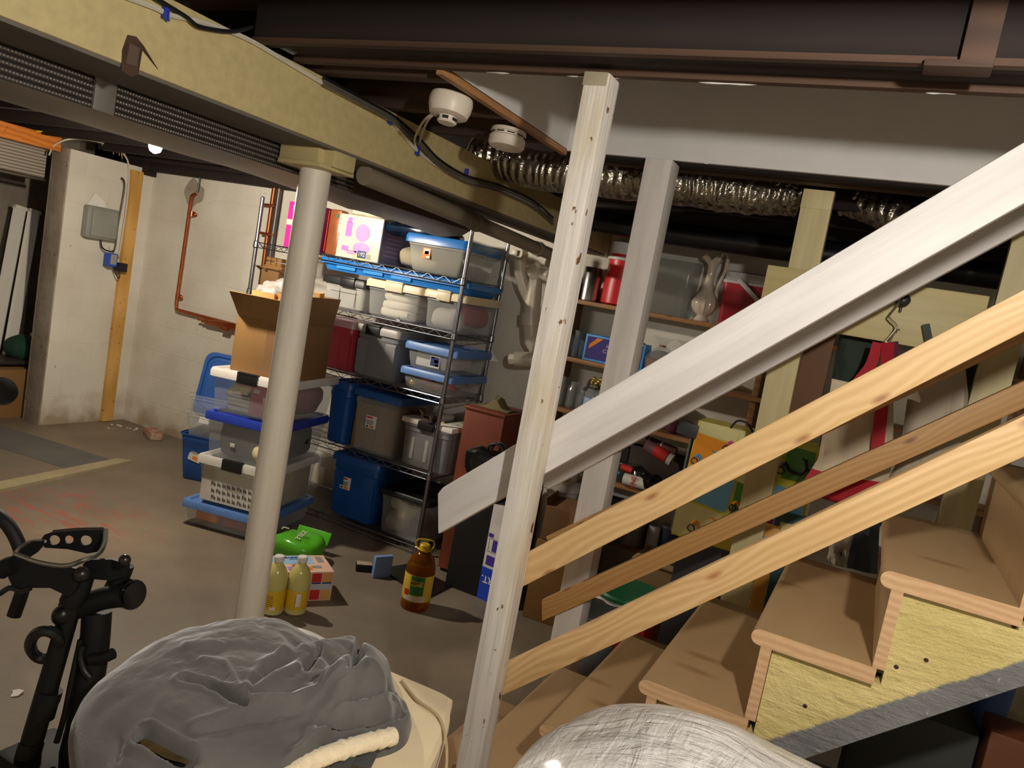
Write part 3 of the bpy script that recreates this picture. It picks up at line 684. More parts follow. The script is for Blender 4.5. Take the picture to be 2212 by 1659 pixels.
def tote(label, loc, rz, w, d, h, bm_, lm=None, tp=.9, lid_h=.03, latch=None, group=None, ribs=None, stick=None, name='storage_tote', latch_x=(.0,), latch_side=False, sl=None):
    t = thing(name, label, 'storage tote', loc, rz, group)
    obj('bin', bin_mesh(w, d, h, tp), bm_, t, local=True)
    if lm: obj('lid', lid_mesh(w, d, h, lid_h), lm, t, local=True)
    if ribs:
        for sx in (-1, 1):
            mb = MB(); mb.loft([[(sx * w * .34 - .035, -d / 2 * (tp + (1 - tp) * f) - .006 * q, h * f), (sx * w * .34 + .035, -d / 2 * (tp + (1 - tp) * f) - .006 * q, h * f), (sx * w * .34 + .035, -d / 2 * (tp + (1 - tp) * f) + .01, h * f), (sx * w * .34 - .035, -d / 2 * (tp + (1 - tp) * f) + .01, h * f)] for f, q in ((.06, 0), (.12, 1), (.74, 1), (.8, 0))])
            obj('rib', mb, ribs, t, local=True)
    if latch:
        for lx in latch_x:
            mb = MB(); mb.box((lx * w, -d / 2 - .014, h + .002), (min(.12, w * .34), .018, .05), bev=.006); mb.box((lx * w, -d / 2 - .008, h + lid_h + .002), (min(.12, w * .34), .03, .012), bev=.004)
            obj('latch', mb, latch, t, local=True)
        if latch_side:
            mb = MB(); mb.box((w / 2 + .014, 0, h + .002), (.018, .10, .05), bev=.006); obj('latch', mb, latch, t, local=True)
    if stick:
        x, z, sw, sh, base, marks = stick
        yy = -(d / 2) * (tp + (1 - tp) * (z / h)) - .004
        sticker(t, x, z, yy, sw, sh, base, marks)
    return t
LAB = ((-.15, .36, .55, .14, REDI), (-.1, .08, .7, .05, INK), (-.1, -.04, .7, .05, INK), (-.1, -.16, .6, .05, INK), (.12, -.36, .42, .16, ORNG), (-.3, -.36, .2, .14, INK))
YT = YF + .015
def rt(label, pl, pr_, ptop, si, depth, bm_, lm, yoff=0.0, h=None, zb=None, **kw):
    """tote on rack shelf si whose front runs between two photo pixels"""
    z = ZS[si] + .003 if zb is None else zb
    x0, x1 = at(*pl, 1, YT + yoff).x, at(*pr_, 1, YT + yoff).x
    if h is None: h = at(*ptop, 1, YT + yoff).z - z
    return tote(label, ((x0 + x1) / 2, YT + yoff + depth / 2, z), 0, x1 - x0 - .022, depth, h, bm_, lm, **kw)
def lump(label, cat, c, r, mt, amp=.015, sc=9, seed=0, name='folded_cloth', pw=.6, group=None, n=20):
    mb = MB(); mb.blob((0, 0, 0), r, n, 14, amp, sc, seed=seed, pw=pw)
    return tag(obj(name, mb, mt, M=T(V(c))), label, cat, group)
# --- top shelf
z5 = ZS[4] + .003
def carton(name, label, cat, loc, rz, w, d, h, mt, bev=.003, group=None, M=None):
    t = thing(name, label, cat, loc, rz, group, M)
    mb = MB(); mb.box((0, 0, h / 2), (w, d, h), bev=bev); obj('carton', mb, mt, t, local=True); return t
PINKB = plain('hot pink print', (226, 40, 140), 0.45, var=.04); PALE = plain('pale package print', (206, 199, 184), 0.4, var=.04); LAV = plain('lavender print', (176, 140, 196), 0.5); PINKP = plain('pink print', (232, 110, 196), 0.5); LIME = plain('pale green print', (206, 210, 130), 0.5)
a_, b_ = at(608, 522, 1, YT), at(650, 527, 1, YT); hp = at(616, 432, 1, YT).z - z5
t = carton('pink_carton', 'tall hot pink carton with a white band on the top rack shelf', 'carton', (a_.x + .11, YT + .13, z5), 0, .22, .22, hp, PINKB)
mb = MB(); mb.box((0, -.111, hp * .55), (.215, .002, hp * .12)); obj('white_band', mb, PALE, t, local=True)
for sx_, sz_, cl_ in ((-.05, .86, PALE), (-.01, .72, PALE)):
    mb = MB(); mb.box((sx_, -.112, hp * sz_), (.04, .0018, .03), bev=.0006); obj('print', mb, cl_, t, local=True)
a_, b_ = at(700, 540, 1, YT), at(722, 545, 1, YT); hh_ = at(716, 450, 1, YT).z - z5
t = carton('coffee_bag', 'brown and red coffee bag between the column and the diaper box', 'bag', ((a_.x + b_.x) / 2 - .005, YT + .05, z5), 0, .085, .07, hh_, plain('copper brown foil bag', (146, 82, 48), 0.3, .3, var=.2), bev=.012)
mb = MB(); mb.cyl((0.018, -.0362, hh_ * .86), (.018, -.038, hh_ * .86), .012, n=16); obj('green_seal', mb, plain('green seal', (30, 96, 66), .5), t, local=True)
mb = MB(); mb.box((-.042, -.02, hh_ / 2), (.004, .05, hh_ * .9)); obj('red_edge', mb, REDI, t, local=True)
a_, b_ = at(715, 543, 1, YT), at(812, 560, 1, YT); hd = at(728, 458, 1, YT).z - z5; wdx = b_.x - a_.x
t = carton('diaper_box', 'pale printed diaper box marked 192 on the top rack shelf', 'box', ((a_.x + b_.x) / 2, YT + .17, z5), 0, wdx, .30, hd, PALE, bev=.006)
yf_ = -.1505
mb = MB(); mb.box((wdx / 2 + .0005, 0, hd * .5), (.001, .29, hd * .96)); obj('side_print', mb, plain('dusky violet print', (128, 122, 156), .5), t, local=True)
for i in range(6):
    mb = MB(); mb.box((wdx / 2 + .0015, -.02, hd * (.2 + .1 * i)), (.001, .18 - .02 * (i % 3), .01)); obj('side_print', mb, LAV, t, local=True)
mb = MB(); mb.lathe([(.052, -.0008), (.052, .0008)], 28, T(.03, yf_, hd * .62) @ FRONT); mb.lathe([(.062, -.0008), (.062, .0008)], 28, T(.035, yf_ + .0003, hd * .26) @ FRONT @ Matrix.Diagonal((1, .6, 1, 1))); obj('round_print', mb, LAV, t, local=True)
mb = MB(); mb.box((-.075, yf_, hd * .66), (.045, .001, .085)); mb.box((-.075, yf_, hd * .66 + .055), (.03, .001, .03)); obj('dress_print', mb, PINKP, t, local=True)
mb = MB(); mb.box((-.085, yf_, hd * .22), (.05, .001, .03)); mb.box((-.03, yf_, hd * .17), (.07, .001, .008)); mb.box((-.03, yf_, hd * .12), (.07, .001, .008)); obj('pink_print', mb, PINKP, t, local=True)
mb = MB(); mb.lathe([(.07, -.0006), (.07, .0006)], 24, T(.05, yf_ + .0005, hd * .11) @ FRONT @ Matrix.Diagonal((1, .4, 1, 1))); obj('green_print', mb, LIME, t, local=True)
mb = MB(); mb.box((.045, yf_ - .0006, hd * .13), (.062, .001, .042), bev=.0004); o_ = obj('count_badge', mb, NAVY, t, local=True)
text('192', .034, PALE, o_, T(.045, yf_ - .0022, hd * .13) @ FRONT, bold=.0006)
mb = MB(); mb.box((.095, yf_ - .0005, hd * .1), (.034, .001, .03)); obj('barcode', mb, GREYL, t, local=True)
mb = MB(); mb.blob((0, .0, hd + .03), (wdx * .44, .12, .035), 18, 10, .012, 14, pw=.7); tag(obj('diaper_pack', mb, plain('flowered wrapper', (226, 216, 190), .3, var=.25, scale=40), M=T(t.location)), 'crinkled pale wrapped pack lying on the diaper box', 'pack')
# clear tote with blue lid
rt('clear tote with sky blue lid and orange label on the top rack shelf', (868, 572), (1000, 604), (862, 512), 4, .40, CLEARW, CYAN, tp=.86, lid_h=.035, stick=(-.06, .105, .055, .06, ORNG, ((0.05, .15, .75, .5, PAPER), (.05, .05, .5, .3, GREYL), (.25, -.35, .4, .2, PAPER))))
lump('beige folded bedding inside the top shelf clear tote', 'bedding', (at(935, 560, 1, YT + .2).x, YT + .2, z5 + .065), (.17, .17, .06), plain('beige bedding', (160, 150, 126), .9), name='bedding')
m = MB(); m.blob((0, 0, 0), (.24, .13, .035), 26, 14, .03, 9, pw=.7, seed=4); p = at(915, 503, 1, YT + .12)
tag(obj('plastic_bag', m, plain('dark blue bag plastic', (14, 34, 58), 0.18, var=.3, bump=.3, bs=30), M=T(p.x, YT + .14, p.z - .005)), 'shiny dark blue plastic bag squeezed on top of the clear tote', 'bag')
# --- second shelf
t = rt('grey white tote with dark handled lid on the second rack shelf', (690, 655), (785, 672), (690, 600), 3, .40, GREYT, BLACKP, tp=.93, latch=BLACKP, latch_x=(.1,))
for i in (0, 1):
    mb = MB(); mb.box((-.03 + .12 * i, -.196, .10), (.002, .003, .16)); mb.box((.0, -.196, .10 + .03 * i), (.2, .003, .002)); obj('groove', mb, INK, t, local=True)
rt('clear tote of white blankets with cream latch on the second rack shelf', (783, 668), (905, 692), (790, 610), 3, .40, CLEARP, CREAML, tp=.93, latch=CREAML, latch_x=(.02,))
zz = ZS[3] + .06; xx = at(845, 655, 1, YT).x
for i in range(3): lump(('white folded blanket at the bottom of the second shelf clear tote', 'cream folded blanket in the middle of the second shelf clear tote', 'white folded blanket at the top of the second shelf clear tote')[i], 'blanket', (xx + .004 * i, YT + .19, zz - .02 + .045 * i), (.125, .165, .034), plain('white blanket', (226, 214, 196), .95, sheen=.3), amp=.012, seed=i, name='folded_blanket', group='blankets in the second shelf tote')
rt('clear tote of pink clothes with cream latch at the right end of the second shelf', (908, 690), (1000, 712), (915, 633), 3, .41, CLEARP, CREAML, tp=.93, latch=CREAML, latch_x=(-.02,))
xx = at(955, 690, 1, YT).x
lump('pale grey clothes in the right second shelf tote', 'clothes', (xx - .02, YT + .17, ZS[3] + .07), (.095, .15, .065), plain('grey knit', (176, 168, 160), .95), seed=6)
lump('pink clothes in the right second shelf tote', 'clothes', (xx + .03, YT + .24, ZS[3] + .10), (.075, .16, .065), plain('pink knit', (176, 92, 108), .95), seed=8)
# long blue lid lying on these totes
xa, xb = at(690, 590, 1, YT).x, at(1005, 650, 1, YT).x; zt = at(800, 585, 1, YT).z
t = thing('blue_underbed_box', 'long flat bright blue plastic box lying on the second shelf totes', 'storage box', ((xa + xb) / 2, YT + .2, zt - .035))
mb = lid_mesh(xb - xa, .38, .05, .02); mb.loft([rr((xb - xa) * .96, .36, .03, 0), rr((xb - xa), .38, .03, .05)], cap1=False); obj('shell', mb, CYAN, t, local=True)
for i in range(3):
    mb = MB(); mb.box((-(xb - xa) * .32 + i * .2, -.192, .03), (.14, .006, .03), bev=.002); obj('side_panel', mb, plain('sky blue plastic', (60, 150, 226), .3), t, local=True)
# --- third shelf
rt('red tote with pale lid on the third rack shelf', (672, 778), (752, 797), (690, 690), 2, .40, REDT, clear('pale pink lid', (220, 180, 190), .7), tp=.94, ribs=REDT)
rt('tall smoky clear tote with grey lid on the third rack shelf', (756, 800), (850, 822), (760, 705), 2, .40, CLEARG, GREYL, tp=.93, latch=BLACKP, latch_x=(-.1,), ribs=CLEARG)
lump('dark folded clothes inside the tall smoky tote', 'clothes', (at(805, 780, 1, YT).x, YT + .19, ZS[2] + .14), (.115, .16, .15), plain('dark clothes', (62, 62, 66), .95), seed=11)
zl = ZS[2] + .003
xl_, xr_ = at(858, 862, 1, YT).x, at(965, 885, 1, YT).x
h1 = at(850, 786, 1, YT).z - zl - .02
hst = .052
t1 = tote('lower clear tote of red ornaments with blue lid on the third shelf', ((xl_ + xr_) / 2, YT + .20, zl), 0, xr_ - xl_, .40, h1, CLEARP, BLUES, lid_h=.025, tp=.9)
z2_ = zl + h1 + .026; h2 = at(855, 731, 1, YT).z - z2_ - .022
t2 = tote('upper clear tote with blue lid and blue picture label on the third shelf', ((xl_ + xr_) / 2 + .005, YT + .20, z2_), 0, xr_ - xl_, .40, h2, CLEARP, BLUES, lid_h=.028, tp=.9,
     stick=(.03, h2 * .5, .062, .062, PAPER, ((0, .02, .9, .85, NAVY), (.15, .05, .4, .3, CREAML), (-.25, .36, .4, .12, REDI), (.25, -.3, .3, .2, PAPER))))
m = MB(); m.box((0, 0, 0), (.20, .30, .10), bev=.01); tag(obj('white_box', m, WHITEP, M=T((xl_ + xr_) / 2 - .02, YT + .2, z2_ + .065)), 'white box seen inside the upper blue lidded tote', 'box')
ORN = [plain('red glass ornament', (200, 30, 36), .12, .4), plain('gold glass ornament', (196, 160, 70), .15, .6), plain('dark red ornament', (130, 20, 28), .2, .3), plain('silver ornament', (190, 190, 190), .15, .8)]
proto = None
rnd = random.Random(3)
for i in range(26):
    p = V((xl_ + .045 + rnd.random() * (xr_ - xl_ - .09), YT + .04 + rnd.random() * .32, zl + .035 + (i % 2) * .035))
    col_ = rnd.choice((0, 0, 2, 1, 3, 0))
    if proto is None or proto.get(col_) is None:
        proto = proto or {}
        tt = thing('ornament', '', 'ornament', p, 0, 'ornaments in the lower tote')
        mb = MB(); mb.blob((0, 0, 0), (.026, .026, .026), 14, 10); obj('ball', mb, ORN[col_], tt, local=True)
        mb = MB(); mb.cyl((0, 0, .024), (0, 0, .032), .006, n=8); obj('cap', mb, STEEL, tt, local=True)
        proto[col_] = tt
    else:
        src = proto[col_]; tt = src.copy(); COL.objects.link(tt); tt.location = p; tt['group'] = 'ornaments in the lower tote'
        for ch in src.children: c_ = ch.copy(); COL.objects.link(c_); c_.parent = tt
    tt['label'] = ('shiny red ball ornament in the lower blue lidded tote', 'gold ball ornament in the lower blue lidded tote', 'dark red ball ornament in the lower blue lidded tote', 'silver ball ornament in the lower blue lidded tote')[col_]
# --- fourth shelf
rt('plain blue tote at the left of the fourth rack shelf', (692, 948), (742, 958), (705, 826), 1, .40, BLUET, BLUET, tp=.9)
t = rt('tan filled clear tote with blue lid and white label on the fourth shelf', (746, 965), (850, 990), (752, 842), 1, .40, CLEARP, BLUET, tp=.9,
       stick=(-.025, .19, .075, .075, PAPER, LAB))
wx = at(850, 990, 1, YT).x - at(746, 965, 1, YT).x
m = MB(); m.box((0, 0, .0), (wx * .82, .33, .27), bev=.01); m.box((.02, -.166, 0), (.012, .002, .27), m=1)
tag(obj('cardboard_liner', m, [CARD, CARDD], M=T(at(798, 920, 1, YT).x, YT + .2, ZS[1] + .155)), 'tan cardboard box standing inside the blue lidded tote', 'box')
t = rt('grey clear tote with open white lid on the fourth shelf', (856, 990), (962, 1020), (858, 905), 1, .40, CLEARG, None, tp=.95)
hx = at(858, 905, 1, YT).z - ZS[1]; wx = at(962, 1020, 1, YT).x - at(856, 990, 1, YT).x
for sx in (-1, 1):
    mb = MB(); mb.box((sx * wx * .34, 0, hx + .012), (wx * .34, .42, .03), bev=.008); obj('lid_flap', mb, WHITEP, t, local=True)
    mb = MB(); mb.box((sx * wx * .14 - .03, -.196, hx * .45), (.022, .008, hx * .5), bev=.004); obj('rib', mb, CLEARW, t, local=True)
mb = MB(); mb.box((0, -.214, hx), (wx * .3, .02, .045), bev=.006); obj('latch', mb, BLACKP, t, local=True)
lump('grey bedding inside the open grey tote', 'bedding', (at(908, 960, 1, YT).x, YT + .2, ZS[1] + .13), (.11, .15, .10), plain('grey bedding', (96, 98, 102), .95), seed=13, name='bedding')
PCONE = [plain('dark pinecone', (58, 42, 28), .8, var=.4, scale=60), plain('cream bead', (196, 180, 140), .6)]
for i in range(9):
    p = at(890 + i * 9 + (i % 2) * 4, 893 + i * 4.2 - (i % 3) * 4, 1, YT + .10 + .02 * (i % 3))
    mb = MB(); mb.blob((0, 0, 0), (.017, .017, .02), 10, 8, .006, 60, seed=i)
    tag(obj('pinecone', mb, PCONE[1 if i in (2, 4, 7) else 0], M=T(p)), 'cream pinecone on the open grey tote' if i in (2, 4, 7) else 'dark pinecone on the open grey tote', 'pinecone', 'pinecones on the grey tote')
# --- bottom shelf
rt('blue tote with white label on the bottom rack shelf', (700, 1110), (800, 1142), (693, 975), 0, .40, BLUET, BLUET, tp=.86, lid_h=.03, ribs=BLUET, stick=(-.06, .215, .075, .075, PAPER, LAB))
t = rt('clear tote of crumpled clothes with black lid on the bottom rack shelf', (806, 1150), (912, 1188), (800, 1050), 0, .40, CLEARP, BLACKP, tp=.92, lid_h=.02)
xc_ = at(858, 1110, 1, YT).x
for i, (dx, dz, c_, nm, lb) in enumerate(((-.05, .07, (176, 172, 160), 'clothes', 'grey bundle of clothes low in the black lidded tote'), (.05, .08, (60, 60, 72), 'clothes', 'navy bundle of clothes in the black lidded tote'), (-.04, .20, (206, 196, 170), 'clothes', 'cream bundle of clothes high in the black lidded tote'), (.06, .21, (150, 150, 160), 'clothes', 'pale blue bundle of clothes in the black lidded tote'), (0, .14, (214, 204, 150), 'clothes', 'yellow white bundle of clothes across the black lidded tote'))):
    lump(lb, nm, (xc_ + dx, YT + .13 + .06 * (i % 2), ZS[0] + dz), (.065, .09, .055), plain('cloth %d' % i, c_, .95, var=.2), amp=.022, seed=20 + i, name='clothes_bundle', pw=.8)
# small knick-knack and red brown cabinet beside the rack
p = at(858, 675, 1, YF + .01)
m = MB(); m.blob((0, 0, .012), (.012, .012, .012), 10, 8); m.box((0, 0, .003), (.035, .02, .006), bev=.002)
tag(obj('shiny_trinket', m, STEEL, M=T(p.x, YF + .035, ZS[3] + .004)), 'tiny shiny ornament at the edge of the second rack shelf', 'ornament')
c0 = at(965, 1215, 1, 3.62)
xa, xb = at(985, 1000, 1, 3.62).x, at(1072, 1000, 1, 3.62).x
cab = thing('wooden_cabinet', 'red brown wooden cabinet standing right of the wire rack', 'cabinet', ((xa + xb) / 2, 3.78, 0))
mb = MB(); mb.box(((xa + xb) / 2, 3.78, .47), (xb - xa, .32, .90), bev=.004); obj('body', mb, REDWOOD, cab)
mb = MB(); mb.box(((xa + xb) / 2, 3.775, .925), (xb - xa + .014, .335, .014), bev=.004); obj('top_board', mb, REDWOOD, cab)
mb = MB(); mb.box(((xa + xb) / 2, 3.78, .01), (xb - xa - .02, .29, .02)); obj('plinth', mb, JOIST, cab)
m = MB()
L = []
for i in range(9):
    a = i / 8; L.append([(-.10 + .2 * a, -.06 * s_ * (1 - .6 * abs(a - .5) * 2 * 0), (.075 * math.exp(-((a - .55) / .18) ** 2) + .006) * q) for s_, q in ((1, 0), (.8, .7), (.1, 1), (-.6, .8), (-1, 0))])
m.loft(L, closed=False, cap0=False, cap1=False)
m.bm.verts.ensure_lookup_table()
tag(obj('cloth_scrap', m, plain('olive cloth', (104, 94, 62), .9), M=T((xa + xb) / 2, 3.74, .934)), 'peaked olive cloth scrap lying on the red brown cabinet', 'cloth')
# black handbag hanging by the cabinet
m = MB(); p = at(1060, 1000, 1, 3.55)
bagk = thing('black_handbag', 'glossy black handbag beside the cabinet behind the rail end', 'handbag', (p.x, 3.55, p.z - .12))
mb = MB(); mb.blob((p.x - .03, 3.55, p.z - .02), (.11, .07, .09), 20, 12, .02, 14, pw=.8); obj('body', mb, plain('glossy black leather', (18, 17, 18), .22, var=.2, bump=.2, bs=30), bagk)
for s_ in (0, 1):
    mb = MB(); c_ = V((p.x + .02, 3.53 + .05 * s_, p.z + .03)); mb.tube(smooth([c_ + V((-.05, 0, 0)), c_ + V((-.035, 0, .06)), c_ + V((.01, 0, .08)), c_ + V((.05, 0, .05)), c_ + V((.06, 0, -.02))]), .008, 8); obj('strap', mb, BLACKP, bagk)
mb = MB(); mb.box((p.x, 3.55, (p.z - .1) / 2), (.2, .16, p.z - .10), bev=.01); tag(obj('black_crate', mb, plain('black crate', (16, 16, 18), .6)), 'dark crate under the black handbag', 'crate')
# ================================================================ tote stack left of the rack
RZS = 13.0
ux, uy = V((math.cos(math.radians(RZS)), math.sin(math.radians(RZS)), 0)), V((-math.sin(math.radians(RZS)), math.cos(math.radians(RZS)), 0))
def stk(label, fl_, z, w, d, h, bm_, lm, **kw):       # fl_: front left corner
    c = fl_ + ux * (w / 2) + uy * (d / 2)
    return tote(label, (c.x, c.y, z), RZS, w, d, h, bm_, lm, **kw)
s0 = at(398, 1133, 2, 0)
s0 = V((s0.x, s0.y, 0))
h1 = .13
stk('lowest blue lidded clear tote of the stack by the column', s0 + ux * -.02, 0.004, .47, .58, .115, CLEARP, BLUES, lid_h=.024, tp=.94)
red_ = lambda c, s_, mt, nm, lb, cat, rz=RZS: tag(obj(nm, (lambda q: (q.box((0, 0, 0), s_, bev=min(s_) * .12), q)[1])(MB()), mt, M=T(V(c)) @ RZ(rz)), lb, cat)
c_ = s0 + ux * .10 + uy * .12; red_((c_.x, c_.y, .06), (.13, .16, .05), ORNG, 'orange_pouch', 'orange pouch in the lowest tote of the stack', 'pouch')
c_ = s0 + ux * .29 + uy * .14; red_((c_.x, c_.y, .06), (.20, .18, .06), plain('dull red cloth', (150, 62, 48), .8), 'red_box', 'dull red box in the lowest tote of the stack', 'box')
s1 = s0 + ux * .035
stk('clear tote of grey printed fabric with white lid second in the stack', s1, .146, .42, .56, .235, CLEARP, clear('clear white lid', (230, 226, 216), .7), lid_h=.028, tp=.93, latch=BLACKP, latch_x=(.0,))
c_ = s1 + ux * .21 + uy * .27
m = MB(); m.box((0, 0, 0), (.385, .52, .205), bev=.02)
fab = tag(obj('printed_fabric', m, plain('beige grey fabric', (186, 172, 142), .9), M=T(c_.x, c_.y, .26) @ RZ(RZS)), 'folded fabric lettered Fa la la in the second tote', 'fabric')
mb = MB(); mb.box((0, -.2605, -.036), (.365, .002, .118)); o_ = obj('pale_band', mb, plain('pale band', (206, 202, 194), .9), fab, local=True)
for i, s_ in enumerate(('Fa la la la la Fa la la', 'la Fa la la la la Fa la', 'Fa la la la la Fa la la')):
    text(s_, .030, plain('grey brown letters', (92, 84, 74), .8), o_, T(.005 * i, -.2625, .005 - .038 * i) @ FRONT, bold=.0008, sx=1.08)
s2 = s1 + ux * .01
zc = .146 + .235 + .029
stk('clear tote of dark things with deep blue lid third in the stack', s2, zc, .42, .58, .215, CLEARP, BLUEL, lid_h=.03, tp=.93)
c_ = s2 + ux * .22 + uy * .28
m = MB(); m.blob((0, 0, 0), (.185, .25, .095), 26, 16, .02, 8, pw=.4, seed=31); dk = tag(obj('dark_bundle', m, plain('near black cloth', (40, 42, 40), .8, var=.3), M=T(c_.x, c_.y, zc + .10) @ RZ(RZS)), 'bundle of near black cloth in the third tote', 'clothes')
c_ = s2 + ux * .17 + uy * .010
red_((c_.x, c_.y, zc + .085), (.028, .004, .02), PALE, 'price_tag', 'small pale tag inside the third tote', 'tag')
c_ = s2 + ux * .33 + uy * .03
lump('cream soft toy lump in the third tote', 'soft toy', (c_.x, c_.y, zc + .08), (.05, .04, .045), plain('cream plush', (196, 180, 146), .95), seed=33, pw=.9, name='soft_toy')
zd = zc + .215 + .031
s3 = s1 + ux * .005
stk('clear tote of books with white lid under the cardboard box', s3, zd, .44, .60, .205, CLEARP, clear('milky white lid', (236, 230, 222), .85), lid_h=.03, tp=.93, latch=BLACKP, latch_x=(.0,))
BOOKS = ((.02, .06, .22, .16, .028, (58, 56, 60), 'dark grey book lowest in the tote of books', 3), (.02, .055, .20, .15, .022, (206, 190, 140), 'yellowed paperback second from the bottom in the tote of books', -5), (.01, .05, .19, .15, .02, (120, 108, 96), 'brown book in the middle of the tote of books', 8), (.0, .05, .18, .14, .014, (96, 88, 84), 'worn grey book near the top in the tote of books', -3))
zb_ = zd + .015
for i, (dx, dy, w_, d_, h_, cl_, lb, rz_) in enumerate(BOOKS):
    c_ = s3 + ux * (.06 + dx + w_ / 2) + uy * (dy + d_ / 2)
    t = thing('book', lb, 'book', (c_.x, c_.y, zb_), RZS + rz_, 'books in the white lidded tote')
    mb = MB(); mb.box((0, 0, h_ / 2), (w_ - .008, d_ - .008, h_ - .005)); obj('pages', mb, PALE, t, local=True)
    mb = MB(); mb.box((0, 0, .0015), (w_, d_, .003), bev=.001); mb.box((0, 0, h_ - .0015), (w_, d_, .003), bev=.001); mb.box((0, d_ / 2 - .0015, h_ / 2), (w_, .003, h_)); obj('cover', mb, plain('book cover %d' % i, cl_, .6), t, local=True)
    zb_ += h_ + .002
c_ = s3 + ux * .13 + uy * .11
m = MB(); m.box((0, 0, 0), (.12, .15, .012), bev=.002); tag(obj('magazine', m, plain('cream magazine', (220, 204, 164), .5, var=.25, scale=30), M=T(c_.x, c_.y, zd + .145) @ RZ(RZS + 6) @ RXm(24) @ RYm(-6)), 'cream magazine tilted on the books in the tote', 'magazine')
c_ = s3 + ux * .30 + uy * .13
t = thing('red_binder', 'red binder box with a small white tag in the tote of books', 'binder', (c_.x, c_.y, zd + .014), RZS)
mb = MB(); mb.box((0, 0, .085), (.16, .18, .165), bev=.004); obj('body', mb, plain('dark red board', (172, 36, 46), .5), t, local=True)
mb = MB(); mb.box((-.045, -.0915, .135), (.035, .002, .02)); obj('tag', mb, PALE, t, local=True)
lump('faded rose cloth at the back of the tote of books', 'cloth', (lambda q: (q.x, q.y, zd + .10))(s3 + ux * .23 + uy * .40), (.18, .16, .085), plain('faded rose cloth', (150, 96, 96), .9, var=.3), amp=.02, seed=45, pw=.5)
# cardboard box on top
zx = zd + .205 + .032 - .004
cb0 = s3 + ux * .06 + uy * .05
c_ = cb0 + ux * .19 + uy * .2
cbx = thing('cardboard_box', 'open brown cardboard box full of paper bags on the tote stack', 'cardboard box', (c_.x, c_.y, zx), RZS)
wb, db, hb = .37, .38, .30
mb = MB()
for a, s_ in (((0, -db / 2, hb / 2), (wb, .005, hb)), ((0, db / 2, hb / 2), (wb, .005, hb)), ((-wb / 2, 0, hb / 2), (.005, db, hb)), ((wb / 2, 0, hb / 2), (.005, db, hb)), ((0, 0, .003), (wb, db, .005))): mb.box(a, s_, bev=.001)
obj('body', mb, CARD, cbx, local=True)
hf = .165
for nm, M_, wd_ in (('front_flap', T(0, -db / 2, hb) @ RXm(42), wb), ('back_flap', T(0, db / 2, hb) @ RXm(-14), wb), ('side_flap', T(wb / 2, 0, hb) @ RZ(90) @ RXm(8), db)):
    mb = MB(); mb.box((0, 0, hf / 2), (wd_ - .004, .0045, hf), M_, bev=.001); obj('flap', mb, CARD, cbx, local=True)
mb = MB(); mb.box((.03, -db / 2 - .0028, .14), (.055, .001, .27)); mb.box((.0, -db / 2 - .003, .03), (.07, .001, .05)); obj('packing_tape', mb, CARDD, cbx, local=True)
PBAG = plain('kraft paper bag', (196, 146, 86), .8, var=.12, bump=.3, bs=18)
for i, (dx, dy, w_, d_, h_, rz_, lb) in enumerate(((-.095, -.08, .14, .12, .43, 6, 'kraft paper bag at the left of the cardboard box'), (.06, -.06, .15, .12, .44, -8, 'kraft paper bag in the middle of the cardboard box'), (.02, .10, .22, .12, .47, 14, 'tall kraft paper bag at the back of the cardboard box'))):
    mb = MB(); L = []
    for j in range(7):
        f = j / 6; L.append([(x + .008 * noise.noise(V((x * 20, f * 5, i))), y * (1 - .1 * f) + .008 * noise.noise(V((y * 20, f * 4, i + 9))), .01 + f * h_ + (.012 * noise.noise(V((x * 18, y * 18, i))) if j == 6 else 0)) for x, y, _ in rr(w_, d_, .012, 0, 2)])
    mb.loft(L, cap1=False); c2 = c_ + ux * dx + uy * dy
    tag(obj('paper_bag', mb, PBAG, M=T(c2.x, c2.y, zx) @ RZ(RZS + rz_)), lb, 'paper bag', 'paper bags in the cardboard box')
BAGC = clear('crinkled clear bag', (236, 234, 230), .28, .12)
m = MB(); m.blob((0, 0, 0), (.14, .10, .06), 30, 18, .07, 10, seed=41, pw=.8)
c2 = c_ + ux * .03 + uy * -.04
tag(obj('clear_bag', m, BAGC, M=T(c2.x, c2.y, zx + .46) @ RZ(RZS)), 'crinkled clear plastic bag on top of the paper bags', 'plastic bag')
m = MB(); m.blob((0, 0, 0), (.08, .06, .04), 20, 12, .04, 13, seed=43); c2 = c_ + ux * -.1 + uy * -.07
tag(obj('clear_bag', m, BAGC, M=T(c2.x, c2.y, zx + .44) @ RZ(RZS)), 'small clear plastic bag over the left paper bag', 'plastic bag')
m = MB()
for i in range(3):
    for j in range(2): m.box((-.045 + .045 * i, .0, .03 + .03 * j), (.04, .05, .026), bev=.006)
m.box((0, .01, .01), (.15, .07, .02), bev=.004); c2 = at(600, 545, 1, 3.85)
ct = thing('wooden_crate', 'small tan slotted crate on the left of the second rack shelf', 'crate', (c2.x, 3.85, ZS[3] + .155)); obj('slots', m, CARD, ct, local=True)
m = MB(); m.box((0, -.02, -.03), (.20, .10, .006), RXm(-25), bev=.001); m.cyl((-.02, -.07, -.01), (-.02, -.072, -.012), .012); obj('flap', m, CARD, ct, local=True)
m = MB(); m.box((0, 0.01, -.075), (.16, .12, .15), bev=.004); obj('base', m, CARDD, ct, local=True)
